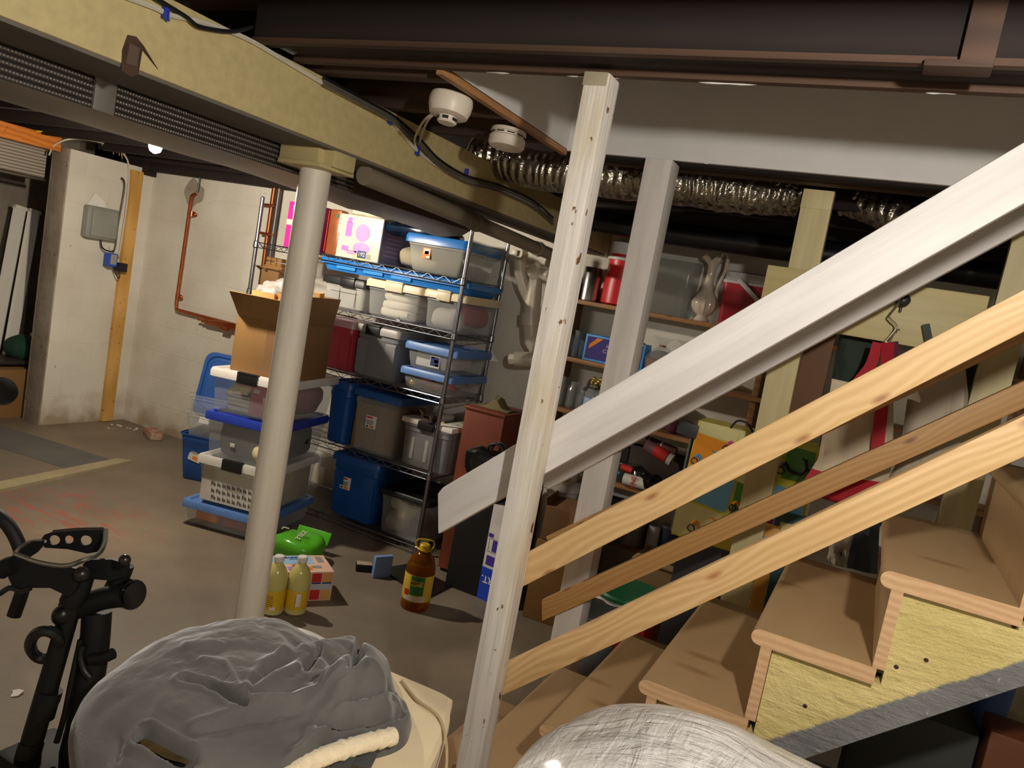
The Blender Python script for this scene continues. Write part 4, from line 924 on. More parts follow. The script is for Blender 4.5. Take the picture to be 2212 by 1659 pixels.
# blue tote with nested clear totes behind
q0 = at(378, 1030, 2, 0); RB = 20
bt = tote('blue tote with torn label at the left behind the tote stack', (q0.x + .085, q0.y + .22, 0), RB, .28, .42, .31, BLUET, None, tp=.84)
sticker(bt, -.03, .17, -.196, .085, .075, PALE, ((.1, -.2, .5, .3, ORNG), (-.15, .25, .5, .2, GREYL)), rz=12)
for i, (dz, sc_, lb) in enumerate(((.245, .93, 'lower clear bin nested in the blue tote'), (.355, .90, 'upper clear bin nested in the blue tote'))):
    tote(lb, (q0.x + .085, q0.y + .22, dz), RB, .28 * sc_, .42 * sc_, .21, CLEARP, None, tp=.88)
m = MB(); m.box((0, 0, 0), (.07, .03, .04), bev=.004); tag(obj('white_card', m, PAPER, M=T(q0.x + .13, q0.y + .06, .40) @ RZ(20) @ RXm(-20)), 'white crumpled card in the nested clear bins', 'card')
lm_ = lid_mesh(.27, .40, 0, .03, .06)
pl_ = at(450, 820, 1, q0.y + .12)
lt = thing('tote_cover', 'blue tote lid standing upright in the clear bins', 'tote lid', M=T(q0.x + .115, q0.y + .18, .62) @ RZ(RB) @ RXm(76) @ RYm(4))
obj('lid', lm_, BLUET, lt, local=True)
mb = MB(); mb.loft([rr(.21, .33, .05, .02), rr(.20, .32, .05, .028)]); obj('raised_panel', mb, BLUET, lt, local=True)
# ================================================================ things on the floor
def pt(x, y, z=0): p = at(x, y, 2, z); return V((p.x, p.y, z))
# sparkling drink carton
pf = pt(713, 1297); pl2 = pt(652, 1301)
SALM = plain('salmon carton', (226, 188, 164), .6, var=.03); SKYP = plain('pale blue print', (150, 190, 226), .6)
bw, bd, bh = .27, .205, .142
yaw = 55
ex, ey = V((math.cos(math.radians(yaw)), math.sin(math.radians(yaw)), 0)), V((-math.sin(math.radians(yaw)), math.cos(math.radians(yaw)), 0))
cc = pf - ex * bw / 2 + ey * bd / 2
t = carton('drink_carton', 'pink and blue lettered drink carton on the floor behind the bottles', 'carton', (cc.x, cc.y, 0), yaw, bw, bd, bh, SALM)
mb = MB(); mb.box((-.03, .045, bh + .0005), (.19, .10, .001)); o_ = obj('blue_panel', mb, SKYP, t, local=True)
text('S.PELLEGRINO', .022, NAVY, o_, T(-.02, .07, bh + .0016), bold=.0008)
text('ESSENZA', .010, NAVY, o_, T(-.02, .048, bh + .0016))
mb = MB(); mb.box((-.02, -.045, bh + .0006), (.05, .06, .001), m=0); mb.box((-.055, -.06, bh + .0008), (.035, .045, .001), m=1); mb.box((.02, -.06, bh + .0007), (.04, .04, .001), m=2); mb.box((.10, .045, bh + .0006), (.03, .07, .001), m=3); mb.box((.065, -.045, bh + .0006), (.045, .03, .001), m=3)
obj('top_print', mb, [REDI, LAV, ORNG, GREYL], t, local=True)
for i, (cx_, m1) in enumerate(((.055, REDI), (.105, plain('amber print', (214, 158, 92), .6)))):
    mb = MB(); mb.box((cx_, -bd / 2 - .0006, bh * .5), (.046, .001, bh * .9)); o_ = obj('can_print', mb, m1, t, local=True)
    mb = MB(); mb.box((cx_, -bd / 2 - .0014, bh * .52), (.046, .001, bh * .26)); obj('silver_band', mb, plain('silver print', (196, 204, 214), .4, .4), o_, local=True)
    mb = MB(); mb.box((cx_, -bd / 2 - .002, bh * .62), (.044, .001, .007)); obj('blue_band', mb, NAVY, o_, local=True)
for i, (yy_, m1) in enumerate(((-.06, REDI), (0, ORNG), (.06, REDI))):
    mb = MB(); mb.box((bw / 2 + .0006, yy_, bh * .5), (.001, .05, bh * .85)); obj('side_print', mb, m1, t, local=True)
# green snack bag
GREENB = plain('bright green bag', (82, 168, 34), .25, var=.15, bump=.25, bs=22)
pg = pt(630, 1215)
t = thing('green_bag', 'bright green glossy snack bag on the floor behind the drink carton', 'bag', (pg.x - .02, pg.y + .05, 0), 10)
mb = MB(); mb.blob((0, 0, .07), (.13, .10, .07), 26, 16, .018, 10, seed=5, pw=.65); obj('body', mb, GREENB, t, local=True)
mb = MB(); mb.box((0, .085, .155), (.20, .005, .07), RXm(-30) , bev=.002); obj('crimped_top', mb, GREENB, t, local=True)
text('ZZLE', .036, PALE, t, T(.03, -.035, .150) @ RXm(18) @ RZ(-90), bold=.0005)
text('L', .05, PALE, t, T(-.08, -.01, .150) @ RXm(18) @ RZ(-90), bold=.0005)
# lemonade bottles
YEL = plain('yellow label', (222, 178, 36), .5); LEMON = NT('cloudy lemonade').set(.15); LEMON.b.inputs['Base Color'].default_value = s2l((206, 196, 120)) + (1,); LEMON.b.inputs['Subsurface Weight'].default_value = .3; LEMON.b.inputs['Subsurface Radius'].default_value = (.02, .02, .01); LEMON = LEMON.m
def lemonade(p, rz, label, bar):
    t = thing('juice_bottle', label, 'bottle', p, rz, 'lemonade bottles behind the column')
    mb = MB(); mb.lathe([(.035, 0), (.047, .006), (.049, .02), (.047, .03), (.047, .115), (.049, .122), (.049, .15), (.046, .18), (.036, .205), (.022, .222), (.018, .23), (.018, .243)], 30); obj('body', mb, LEMON, t, local=True)
    mb = MB(); mb.lathe([(.0485, .028), (.049, .03), (.049, .112), (.0485, .114)], 30, cap=False); lb = obj('label_band', mb, YEL, t, local=True)
    mb = MB()
    a0 = -90 + (20 if bar else -15)
    for j in range(6): mb.box((0, -.0493, .045 + .009 * j), ((.022 if bar else .034), .001, .003), RZ(5 if bar else -25))
    obj('print', mb, plain('brown print', (150, 104, 30), .6), lb, local=True)
    mb = MB(); mb.box((.0, -.0497, .075 if bar else .038), (.02 if bar else .024, .001, .06 if bar else .014), RZ(10 if bar else -5)); obj('barcode', mb, PAPER, lb, local=True)
    mb = MB(); mb.lathe([(.021, .236), (.022, .24), (.022, .257), (.019, .261)], 24); obj('cap', mb, WHITEP, t, local=True)
pl_ = pt(636, 1322); lemonade((pl_.x, pl_.y, 0), 38, 'right of two cloudy lemonade bottles with white caps', True)
pl_ = pt(586, 1322); lemonade((pl_.x, pl_.y, 0), 46, 'left of two cloudy lemonade bottles half behind the column', False)
# apple juice jug
JUICE = NT('amber juice').set(.06); JUICE.b.inputs['Base Color'].default_value = s2l((196, 120, 24)) + (1,); JUICE.b.inputs['Transmission Weight'].default_value = .8; JUICE.b.inputs['IOR'].default_value = 1.2; JUICE = JUICE.m
YCAP = plain('yellow cap plastic', (226, 186, 30), .35)
pj = pt(895, 1310)
jug = thing('juice_jug', 'large amber juice jug with yellow handled cap on the floor', 'juice jug', (pj.x, pj.y, 0), 34)
mb = MB(); mb.lathe([(.05, .004), (.066, .0), (.071, .012), (.069, .04), (.070, .05), (.070, .17), (.071, .18), (.068, .215), (.055, .25), (.034, .272), (.026, .28), (.024, .295)], 36); obj('body', mb, JUICE, jug, local=True)
mb = MB(); mb.lathe([(.0705, .05), (.0712, .052), (.0712, .176), (.0705, .178)], 36, cap=False)
lb = obj('label_band', mb, plain('yellow juice label', (222, 186, 60), .5), jug, local=True)
def arc(a0, a1, z0, z1, r, n=10):
    mb = MB(); mb.loft([[(r * math.cos(math.radians(a0 + (a1 - a0) * i / n)), r * math.sin(math.radians(a0 + (a1 - a0) * i / n)), z) for i in range(n + 1)] for z in (z0, z1)], cap0=False, cap1=False, closed=False); return mb
GRN = plain('green label print', (40, 112, 48), .5)
obj('green_panel', arc(-125, -70, .083, .176, .0717), GRN, lb, local=True)
obj('apple_print', arc(-150, -128, .075, .105, .0717), REDI, lb, local=True)
obj('cream_print', arc(-150, -60, .053, .078, .0717), PALE, lb, local=True)
o_ = obj('gold_oval', arc(-122, -73, .128, .152, .0722), plain('gold print', (214, 186, 70), .5), lb, local=True)
mt_ = T(0, 0, 0)
for i, ch in enumerate("MOTT'S"):
    a = -118 + i * 8.2; text(ch, .020, INK, o_, RZ(a + 90) @ T(0, -.0728, .140) @ FRONT, bold=.0006)
mb = MB(); mb.lathe([(.027, .283), (.030, .286), (.030, .292), (.027, .294), (.026, .312), (.022, .316)], 28); obj('cap', mb, YCAP, jug, local=True)
mb = MB(); mb.tube(smooth([(-.040, 0, .300), (-.044, 0, .318), (-.036, 0, .334), (.0, 0, .339), (.036, 0, .334), (.044, 0, .318), (.040, 0, .300), (.02, -.022, .291), (-.02, -.022, .291)], 4, True), .0035, 6, closed=True); obj('carry_ring', mb, YCAP, jug, local=True)
# small things by the rack
p = pt(785, 1232); red_((p.x, p.y, .02), (.085, .055, .035), BLACKP, 'small_box', 'small black box with pale top on the floor by the rack', 'small box', 40)
m = MB(); m.box((0, 0, 0), (.08, .05, .003), bev=.001); obj('pale_top', m, plain('taupe paper', (176, 160, 140), .6), bpy.data.objects['small_box'], T(0, 0, .019), local=True)
p = pt(822, 1246); t = carton('blue_card_box', 'little pale blue card box standing near the juice jug', 'card box', (p.x, p.y, 0), 62, .10, .025, .115, plain('pale blue card', (128, 156, 214), .5))
m = MB(); P_ = [pt(822, 1232), pt(880, 1222), pt(975, 1268), pt(920, 1296)]
m.prism([(p.x, p.y) for p in P_][::-1], 0, .012)
tag(obj('black_tray', m, plain('shiny black tray', (14, 14, 16), .15)), 'flat shiny black tray on the floor behind the juice jug', 'tray')
p = pt(1005, 1232); m = MB(); m.blob((0, 0, .04), (.05, .05, .05), 16, 10, .01, 20, seed=3); tag(obj('crumpled_cloth', m, plain('dim grey cloth', (120, 112, 98), .9), M=T(p.x, p.y + .06, 0)), 'dim grey crumpled cloth at the foot of the red brown cabinet', 'cloth')
# white and blue carton by the post
pb_ = pt(1062, 1304); t = carton('art_carton', 'tall white and blue carton standing upside down behind the front post', 'carton', (pb_.x - .02, pb_.y + .07, 0), -8, .13, .14, .50, plain('white print carton', (214, 210, 206), .5), bev=.002)
mb = MB(); mb.box((0, 0, .085), (.1312, .1412, .17)); obj('blue_base', mb, plain('bright blue print', (30, 70, 196), .5), t, local=True)
text('ART.', .05, PAPER, t, T(-.005, -.0712, .11) @ FRONT @ RZ(180), bold=.001)
mb = MB(); mb.box((-.02, -.0705, .21), (.06, .001, .05)); mb.box((-.045, -.0705, .34), (.03, .001, .02)); mb.box((-.01, -.0705, .29), (.035, .001, .06)); obj('print', mb, plain('violet print', (70, 52, 150), .5), t, local=True)
mb = MB(); mb.tube([(-.05, -.0708, .255), (.012, -.0708, .255), (.012, -.0708, .325), (-.05, -.0708, .325)], .0012, 4, closed=True); obj('print_outline', mb, INK, t, local=True)
pb_ = pt(1125, 1330); t = carton('cardboard_box', 'tall brown cardboard box behind the front post under the rails', 'cardboard box', (pb_.x + .13, pb_.y + .16, 0), 4, .27, .30, .40, CARD)
t2 = carton('cardboard_box', 'smaller brown cardboard box stacked beside the second white post', 'cardboard box', (pb_.x + .12, pb_.y + .17, .402), 7, .25, .26, .17, CARDD)
mb = MB()
for sx in (-1, 1): mb.box((sx * .12, 0, .035), (.004, .24, .08), T(0, 0, .16) @ RYm(sx * 14), bev=.001)
obj('flap', mb, CARD, t2, local=True)
# brick, rubble and paper scrap
p = pt(320, 946); k = NT('old brick').set(.9); v = k.co(); k.color(k.ramp(k.noise(v, 18, 5), [(.35, s2l((150, 78, 58))), (.6, s2l((176, 150, 128)))])); k.bump(k.noise(v, 50, 4), .5, .006)
m = MB(); m.box((0, 0, .03), (.19, .09, .058), bev=.006); tag(obj('brick', m, k.m, M=T(p.x, p.y + .04, 0) @ RZ(-22)), 'loose red brick on the floor by the back wall', 'brick')
RUB = plain('pale rubble', (196, 182, 152), .9, var=.3)
for i in range(9):
    p = pt(238 + i * 7 + random.uniform(-5, 5), 921 + random.uniform(-4, 7) + i * .9); m = MB(); r_ = random.uniform(.008, .02); m.blob((0, 0, r_ * .5), (r_, r_ * .8, r_ * .6), 8, 6, r_ * .4, 40, seed=i)
    tag(obj('rubble_chip', m, RUB, M=T(p.x, min(p.y, 4.22), 0)), 'pale rubble chip in the corner beside the brick', 'rubble', 'rubble chips by the wall')
p = pt(38, 1497); m = MB(); m.loft([[(-.022, -.006, .001), (-.006, -.012, .001), (.008, -.028, .001), (.022, -.012, .001), (.014, .012, .001), (-.01, .01, .001)], [(-.022, -.006, .003), (-.006, -.012, .008), (.008, -.028, .002), (.022, -.012, .005), (.014, .012, .010), (-.01, .01, .006)]]); tag(obj('paper_scrap', m, PAPER, M=T(p)), 'small white paper scrap on the bare floor', 'paper scrap')
# ================================================================ fixtures on the left wall
xw = -5.37
su0, su1 = at(204, 927, 1, 4.20), at(281, 330, 1, 4.20)
su_x = at(232, 915, 0, xw + .035)
m = MB(); ysd = at(218, 925, 0, xw).y; m.box((xw + .021, ysd + .02, .985), (.04, .09, 1.96), bev=.003)
tag(obj('wall_stud', m, STUD), 'upright yellow pine stud fixed to the left white wall', 'stud')
pbx = at(219, 483, 0, xw + .05); GB = plain('grey green box paint', (140, 142, 132), .5)
jb = thing('junction_box', 'grey green junction box on the white wall left of the stud', 'junction box', pbx)
mb = MB(); mb.box((pbx.x - .012, pbx.y, pbx.z), (.07, .25, .235), bev=.02, seg=3); obj('body', mb, GB, jb)
mb = MB(); mb.box((pbx.x + .028, pbx.y + .005, pbx.z), (.02, .205, .20), bev=.012, seg=3); obj('cover', mb, GB, jb)
cable([pbx + V((0, .01, -.117)), pbx + V((.01, .02, -.17)), pbx + V((.02, .06, -.19)), pbx + V((.03, .11, -.17)), pbx + V((.02, .12, 0)), pbx + V((.02, .135, .30)), pbx + V((.02, .10, .36))], .006, BCAB, 'black cable from the junction box up along the stud')
m = MB(); pp_ = at(208, 432, 0, xw + .03); m.loft([[(pp_.x, pp_.y - .07, pp_.z - .05), (pp_.x + .004, pp_.y - .02, pp_.z + .05), (pp_.x + .01, pp_.y + .06, pp_.z + .0), (pp_.x, pp_.y + .09, pp_.z - .045)], [(pp_.x + .002, pp_.y - .07, pp_.z - .05), (pp_.x + .007, pp_.y - .02, pp_.z + .05), (pp_.x + .013, pp_.y + .06, pp_.z + .0), (pp_.x + .003, pp_.y + .09, pp_.z - .045)]])
tag(obj('paper_note', m, PAPER), 'torn paper notes tucked above the junction box', 'paper')
po = at(247, 562, 0, xw + .06); ob = thing('outlet_box', 'blue outlet box with a black plug in adapter on the stud', 'outlet box', po)
mb = MB(); mb.box(po + V((0, -.03, 0)), (.06, .075, .10), bev=.006); obj('body', mb, plain('blue outlet plastic', (36, 84, 176), .4), ob)
mb = MB(); mb.box(po + V((.032, -.03, .005)), (.006, .05, .075), bev=.002); obj('face_plate', mb, GREYL, ob)
mb = MB(); mb.box(po + V((.02, .045, -.045)), (.06, .075, .065), bev=.006); obj('plug_adapter', mb, BLACKP, ob)
mb = MB(); mb.tube(smooth([po + V((.02, -.02, -.05)), po + V((.03, .01, -.11)), po + V((.03, .035, -.13)), po + V((.02, .045, -.08))]), .004, 6); obj('cord', mb, BCAB, ob)
cable([at(106, 335, 0, xw - .1), at(120, 312, 0, xw - .05), at(160, 300, 0, xw + .02), at(230, 312, 0, xw + .03), at(275, 345, 0, xw + .03), at(276, 420, 0, xw + .045), at(262, 520, 0, xw + .045), at(256, 555, 0, xw + .06)], .006, WCAB, 'cream cable looping over the white wall to the outlet')
m = MB()
for i in range(14): p = at(215 + i * 4.2, 302 + i * 2.1, 0, xw + .03); m.cyl(p, p + V((.0, .01 * (i % 3), -.02 - .012 * (i % 4))), .004, .002, n=5)
tag(obj('yellow_fibre', m, plain('yellow insulation fibre', (196, 176, 96), .9)), 'tuft of yellow insulation fibre at the top of the white wall', 'insulation')
cable([at(78, 283, 0, -5.42), at(100, 285, 0, -5.42), at(125, 290, 0, -5.42), at(143, 292, 0, -5.42)], .005, plain('yellow wire', (220, 196, 40), .5), 'short yellow wire at the end of the orange lintel')
# copper pipe on the back wall
yc = 4.21
cp = thing('copper_pipe', 'copper water pipe with an elbow on the white back wall', 'pipe', at(380, 668, 1, yc))
P_ = [at(424, 418, 1, 4.24), at(414, 424, 1, yc - .02), at(410, 450, 1, yc), at(381, 655, 1, yc), at(381, 668, 1, yc), at(392, 672, 1, yc), at(500, 700, 1, yc), at(560, 716, 1, yc)]
mb = MB(); mb.tube(P_, .0135, 12); obj('tube', mb, COPPER, cp)
for q in ((414, 462), (384, 640)):
    c_ = at(*q, 1, yc); mb = MB(); mb.cyl(c_ - V((0, 0, .02)), c_ + V((0, 0, .02)), .018); mb.blob(c_ + V((.03, 0, 0)), (.02, .016, .016), 10, 8); obj('clip', mb, COPPER, cp)
m = MB()
for i in range(3): m.tube([at(428 + 8 * i, 690 + i * 4, 1, yc - .03), at(505, 700 + i * 5, 1, yc - .04), at(540, 712 + 4 * i, 1, yc - .04)], .009, 8)
m.cyl(at(478, 708, 1, yc - .05), at(492, 712, 1, yc - .05), .016); tag(obj('valve_pipes', m, COPPER), 'bundle of thin copper pipes and a valve behind the cardboard box', 'pipes')
m = MB(); pc = at(420, 418, 1, 4.247); n_ = 16
m.loft([[(pc.x + .085 * (1 + .25 * math.sin(2.3 * a + 1)) * math.cos(a), 4.247 - e, pc.z + .10 * (1 + .25 * math.cos(3 * a)) * math.sin(a)) for a in [2 * math.pi * i / n_ for i in range(n_)]] for e in (0, .008)])
m.cyl((pc.x + .02, 4.24, pc.z), (pc.x + .02, 4.225, pc.z), .022, n=16)
tag(obj('mortar_patch', m, CONC), 'grey mortar patch around the pipe hole in the white wall', 'mortar patch', kind='structure')
cable([at(435, 360, 1, yc), at(430, 395, 1, yc), at(427, 415, 1, yc)], .006, BCAB, 'short black cable above the mortar patch')
vp = thing('riser_pipes', 'pair of copper and grey riser pipes behind the wire rack post', 'pipes', at(575, 560, 1, 4.19))
mb = MB(); mb.tube([at(596, 385, 1, 4.2), at(575, 530, 1, 4.2), at(558, 660, 1, 4.2)], .017, 12); obj('copper_riser', mb, plain('tarnished copper', (146, 84, 50), .4, .8), vp)
mb = MB(); mb.tube([at(606, 395, 1, 4.2), at(588, 520, 1, 4.2), at(570, 660, 1, 4.2)], .016, 12); obj('grey_riser', mb, plain('grey steel riser', (96, 94, 96), .4, .6), vp)
for q in ((578, 443), (574, 505)):
    mb = MB(); c_ = at(*q, 1, 4.18); mb.box(c_, (.12, .02, .02), bev=.003); obj('strap', mb, COPPER, vp)
# the hatchway: leaning tubes, cap, box
for i, (a_, b_, lb) in enumerate((((46, 452), (-14, 770), 'white fluorescent tube holder leaning at the left in the hatchway'), ((77, 460), (18, 790), 'white fluorescent tube holder leaning next to the concrete end'))):
    pA, pB = at(*a_, 0, -6.1), at(*b_, 0, -5.95)
    t = thing('light_fixture', lb, 'light fixture', pB, 0, 'fluorescent fixtures in the hatchway')
    M_ = frame(pB, (pA - pB), (0, 1, 0)); Lf = (pA - pB).length
    mb = MB(); mb.prism([(-.0, -.035), (.018, -.05), (.018, .05), (0, .035)], 0, 1, M_ @ T(0, 0, 0) @ Matrix(((0, 0, Lf, 0), (0, 1, 0, 0), (1, 0, 0, 0), (0, 0, 0, 1)))); obj('housing', mb, WHITEP, t)
    mb = MB(); mb.cyl(M_ @ V((0, -.0, .04)), M_ @ V((Lf, 0, .04)), .016, n=12); obj('tube', mb, plain('white tube glass', (214, 210, 204), .3), t)
    mb = MB(); mb.box((Lf + .01, 0, .02), (.03, .09, .05), M_, bev=.006); obj('end_cap', mb, WHITEP, t)
pq = at(42, 745, 0, -5.85)
ht = thing('knit_hat', 'dark green knit hat with pale button on the table in the hatchway', 'hat', pq)
mb = MB(); mb.blob(pq + V((0, .04, -.02)), (.13, .14, .10), 20, 12, .01, 9); obj('crown', mb, plain('dark green knit', (22, 62, 44), .9, var=.3, scale=40, bump=.4), ht)
mb = MB(); mb.blob(pq + V((0.03, .08, .085)), (.025, .025, .022), 12, 8); obj('button', mb, plain('cream button', (206, 190, 150), .7), ht)
ptb = at(30, 770, 0, -5.85)
m = MB(); m.box((-5.95, ptb.y - .05, ptb.z - .02), (.5, .9, .025), bev=.004); m2 = thing('side_table', 'dark topped low table in the hatchway behind the concrete end', 'table', (-5.95, ptb.y - .05, 0)); obj('top', m, plain('dark table top', (58, 50, 44), .4), m2)
for sx in (-1, 1):
    for sy in (-1, 1): mb = MB(); mb.box((-5.95 + sx * .22, ptb.y - .05 + sy * .42, (ptb.z - .03) / 2), (.03, .03, ptb.z - .03)); obj('leg', mb, BLACKP, m2)
pk = at(25, 885, 0, -5.75)
t = carton('cardboard_box', 'brown cardboard box with a white shipping label in the hatchway', 'cardboard box', (-5.78, pk.y - .01, 0), 0, .3, .40, .36, CARD)
mb = MB(); mb.box((.1512, .10, .13), (.002, .12, .10)); o_ = obj('shipping_label', mb, PAPER, t, local=True)
mb = MB(); mb.box((.1526, .135, .13), (.001, .02, .06)); obj('barcode', mb, INK, o_, local=True)
m = MB(); c_ = dp(4, 845, 2.6); m.lathe([(.02, -.02), (.045, -.016), (.05, 0), (.045, .016), (.02, .02)], 24, T(c_) @ RYm(60)); m.tube([c_, c_ + V((-.1, 0, .0)), c_ + V((-.14, 0, -.4)), V((c_.x - .15, c_.y, 0))], .016, 8)
tag(obj('black_wheel', m, BLACKP), 'round black disc on a rod at the left edge of the photo', 'disc')  # a black wheel at the end of a rod
# ================================================================ plank shelves on the back wall
YS = 4.0
SX0, SX1 = -1.63, .55
SZ = [at(1319, 1167, 1, YS).z, at(1314, 1038, 1, YS).z, (at(1201, 884, 1, YS).z + at(1460, 935, 1, YS).z) / 2, at(1225, 770, 1, YS).z, at(1240, 645, 1, YS).z]
shf = thing('plank_shelves', 'plank shelves on the back wall behind the white posts', 'shelves', ((SX0 + SX1) / 2, 4.12, 0))
for z in SZ:
    mb = MB(); mb.box(((SX0 + SX1) / 2, 4.12, z - .012), (SX1 - SX0, .25, .024), bev=.003); obj('shelf', mb, SHELFW, shf)
for x in (SX0 - .015, -.55, SX1 + .015):
    mb = MB(); mb.box((x, 4.13, .85), (.03, .22, 1.7), bev=.003); obj('upright', mb, SHELFW, shf)
DG = clear('dim glassware', (190, 196, 200), .28, .05); DGB = clear('brown glassware', (110, 70, 50), .6, .08, trans=(.7, .5, .4))
def glass(prof, label, cat, p, mt, group=None, name='glass'):
    mb = MB(); mb.lathe(prof, 20, cap=False); mb.lathe([(prof[0][0], prof[0][1]), (.001, prof[0][1] + .001)], 20, cap=False)
    return tag(obj(name, mb, mt, M=T(p)), label, cat, group)
def on(px, py, i, y=4.1): p = at(px, py, 1, y); return V((p.x, y, SZ[i] + .001))
# top shelf
RJ = plain('bright red cooler plastic', (196, 24, 32), .38); WCO = plain('white cooler lid', (206, 202, 196), .45)
p = on(1338, 640, 4); s = (at(1375, 600, 1, 4.1).x - at(1300, 600, 1, 4.1).x) / 2; hj = at(1330, 522, 1, 4.1).z - SZ[4]
t = thing('water_jug', 'tall red water jug with white lid on the top plank shelf', 'water jug', p)
mb = MB(); mb.lathe([(s * .8, 0), (s, .01), (s, hj * .3), (s * .93, hj * .5), (s * .95, hj * .74)], 28); obj('body', mb, RJ, t, local=True)
mb = MB(); mb.lathe([(s * .93, hj * .70), (s * 1.04, hj * .71), (s * 1.04, hj * .75), (s * .93, hj * .76)], 28); obj('carry_band', mb, WCO, t, local=True)
mb = MB(); mb.lathe([(s * .95, hj * .80), (s * .95, hj * .98), (s * .88, hj), (s * .3, hj)], 28); mb.lathe([(s * .4, hj), (s * .4, hj + .012)], 20); obj('lid', mb, WCO, t, local=True)
mb = MB(); mb.lathe([(s * .9, hj * .76), (s * .9, hj * .80)], 28); obj('neck', mb, RJ, t, local=True)
p = on(1275, 630, 4); mb = MB(); hs = at(1280, 580, 1, 4.1).z - SZ[4]; mb.lathe([(.052, 0), (.055, .004), (.055, hs), (.053, hs + .004)], 28); tag(obj('steel_canister', mb, STEEL, M=T(p)), 'mirror bright steel canister left of the red water jug', 'canister')
p = on(1440, 680, 4); wg = at(1495, 600, 1, 4.1).x - at(1400, 600, 1, 4.1).x; hg = at(1450, 556, 1, 4.1).z - SZ[4]
t = tote('tall clear square tub between the red jug and the white pitcher', (p.x, 4.12, SZ[4] + .001), 0, wg, .2, hg, clear('clear tub', (160, 160, 150), .35, .1), None, tp=.93, name='clear_tub')
p = on(1515, 690, 4, 4.07); CER = plain('ivory glazed ceramic', (206, 190, 172), .15, var=.06)
hv = at(1520, 545, 1, 4.07).z - SZ[4]
t = thing('ceramic_pitcher', 'ivory ceramic pitcher with a frilled lip and scrolled handle', 'pitcher', p)
mb = MB(); L = []
for r_, f in ((.040, 0), (.044, .02), (.034, .06), (.028, .08), (.05, .13), (.066, .2), (.070, .27), (.058, .36), (.036, .45), (.026, .55), (.022, .68), (.024, .8), (.036, .88), (.054, .94)):
    rr_ = r_ * .95; L.append([((rr_ * (1 + (.04 * math.cos(14 * a) if .12 < f < .4 else 0) + (.16 * math.cos(5 * a) if f > .85 else 0))) * math.cos(a), (rr_ * (1 + (.04 * math.cos(14 * a) if .12 < f < .4 else 0))) * math.sin(a), f * hv + (.014 * math.sin(5 * a) if f > .9 else 0)) for a in [2 * math.pi * i / 42 for i in range(42)]])
mb.loft(L, cap1=False); obj('body', mb, CER, t, local=True)
mb = MB(); mb.tube(smooth([(.03, -.02, hv * .90), (.05, -.025, hv * 1.04), (.070, -.03, hv * 1.02), (.078, -.03, hv * .84), (.062, -.025, hv * .62), (.048, -.02, hv * .44)]), .0085, 10); mb.blob((.056, -.025, hv * 1.05), (.018, .012, .018), 12, 8, .006, 60); obj('handle', mb, CER, t, local=True)
mb = MB(); mb.blob((-.045, 0, hv * .93), (.02, .014, .016), 12, 8, .004, 60); obj('spout', mb, CER, t, local=True)
p = on(1600, 700, 4, 4.1); wc = at(1652, 650, 1, 4.1).x - at(1552, 650, 1, 4.1).x; hc = at(1600, 587, 1, 4.0).z - SZ[4]
t = thing('cooler', 'red cooler with white lid and swing handle on the top plank shelf', 'cooler', (p.x, 4.11, SZ[4] + .001))
mb = MB(); mb.loft([rr(wc * .9, .17, .02, 0), rr(wc * .92, .18, .025, .01), rr(wc, .20, .025, hc * .78)]); obj('body', mb, plain('deep red cooler', (170, 26, 44), .4), t, local=True)
mb = MB(); mb.loft([rr(wc * 1.03, .21, .025, hc * .78), rr(wc * 1.03, .21, .025, hc * .83), rr(wc * .99, .20, .025, hc * .84), rr(wc * .97, .19, .025, hc * .98), rr(wc * .9, .17, .02, hc)]); obj('lid', mb, WCO, t, local=True)
mb = MB(); mb.box((wc * .2, -.112, hc * .62), (wc * .95, .012, .022), T(0, 0, 0) @ T(wc * .2, 0, hc * .62) @ RYm(38) @ T(-wc * .2, 0, -hc * .62), bev=.004); obj('swing_handle', mb, WCO, t, local=True)
# second shelf
p = on(1345, 790, 3, 4.03); wb_ = at(1395, 760, 1, 4.03).x - at(1262, 760, 1, 4.03).x; hb_ = at(1300, 727, 1, 4.03).z - SZ[3]
t = carton('crystal_box', 'violet and sky blue lettered crystal box on the second plank shelf', 'box', (at(1325, 760, 1, 4.03).x, 4.09, SZ[3] + .001), 0, wb_, .12, hb_, plain('sky blue box', (66, 150, 220), .5), bev=.002)
mb = MB(); mb.box((0, -.0605, hb_ / 2), (wb_ - .022, .001, hb_ - .022)); o_ = obj('violet_panel', mb, plain('violet panel', (54, 40, 120), .5), t, local=True)
mb = MB(); mb.prism([(-wb_ / 2 + .015, .02), (-wb_ / 2 + .015, .045), (-wb_ / 2 + .055, hb_ - .02), (-wb_ / 2 + .028, hb_ - .02)] if 0 else [(-wb_ * .42, hb_ * .45), (-wb_ * .42, hb_ * .62), (-wb_ * .30, hb_ * .9), (-wb_ * .20, hb_ * .9)][::-1], .0612, .0618, FRONT); obj('orange_stripe', mb, ORNG, o_, local=True)
text('360', .022, PALE, o_, T(-.03, -.0622, hb_ * .66) @ FRONT); text('CRYSTAL', .030, PALE, o_, T(.01, -.0622, hb_ * .46) @ FRONT, sx=1.15); text('CUTS', .024, PALE, o_, T(.03, -.0622, hb_ * .22) @ FRONT)
mb = MB(); mb.box((wb_ * .40, -.0622, hb_ * .72), (.03, .001, .03)); obj('price_sticker', mb, PAPER, o_, local=True)
for i, (px, py, hh, lb) in enumerate(((1228, 750, .12, 'dim stemmed glass at the left of the crystal box'), (1244, 755, .15, 'taller dim glass jar beside the crystal box'), (1258, 757, .10, 'short dim tumbler touching the crystal box'))):
    p = on(px, py, 3, 4.06 + .03 * i); glass([(.024, 0), (.026, .01), (.028, hh * .6), (.022, hh * .75), (.026, hh)], lb, 'glass', p, DG, 'glassware by the crystal box')
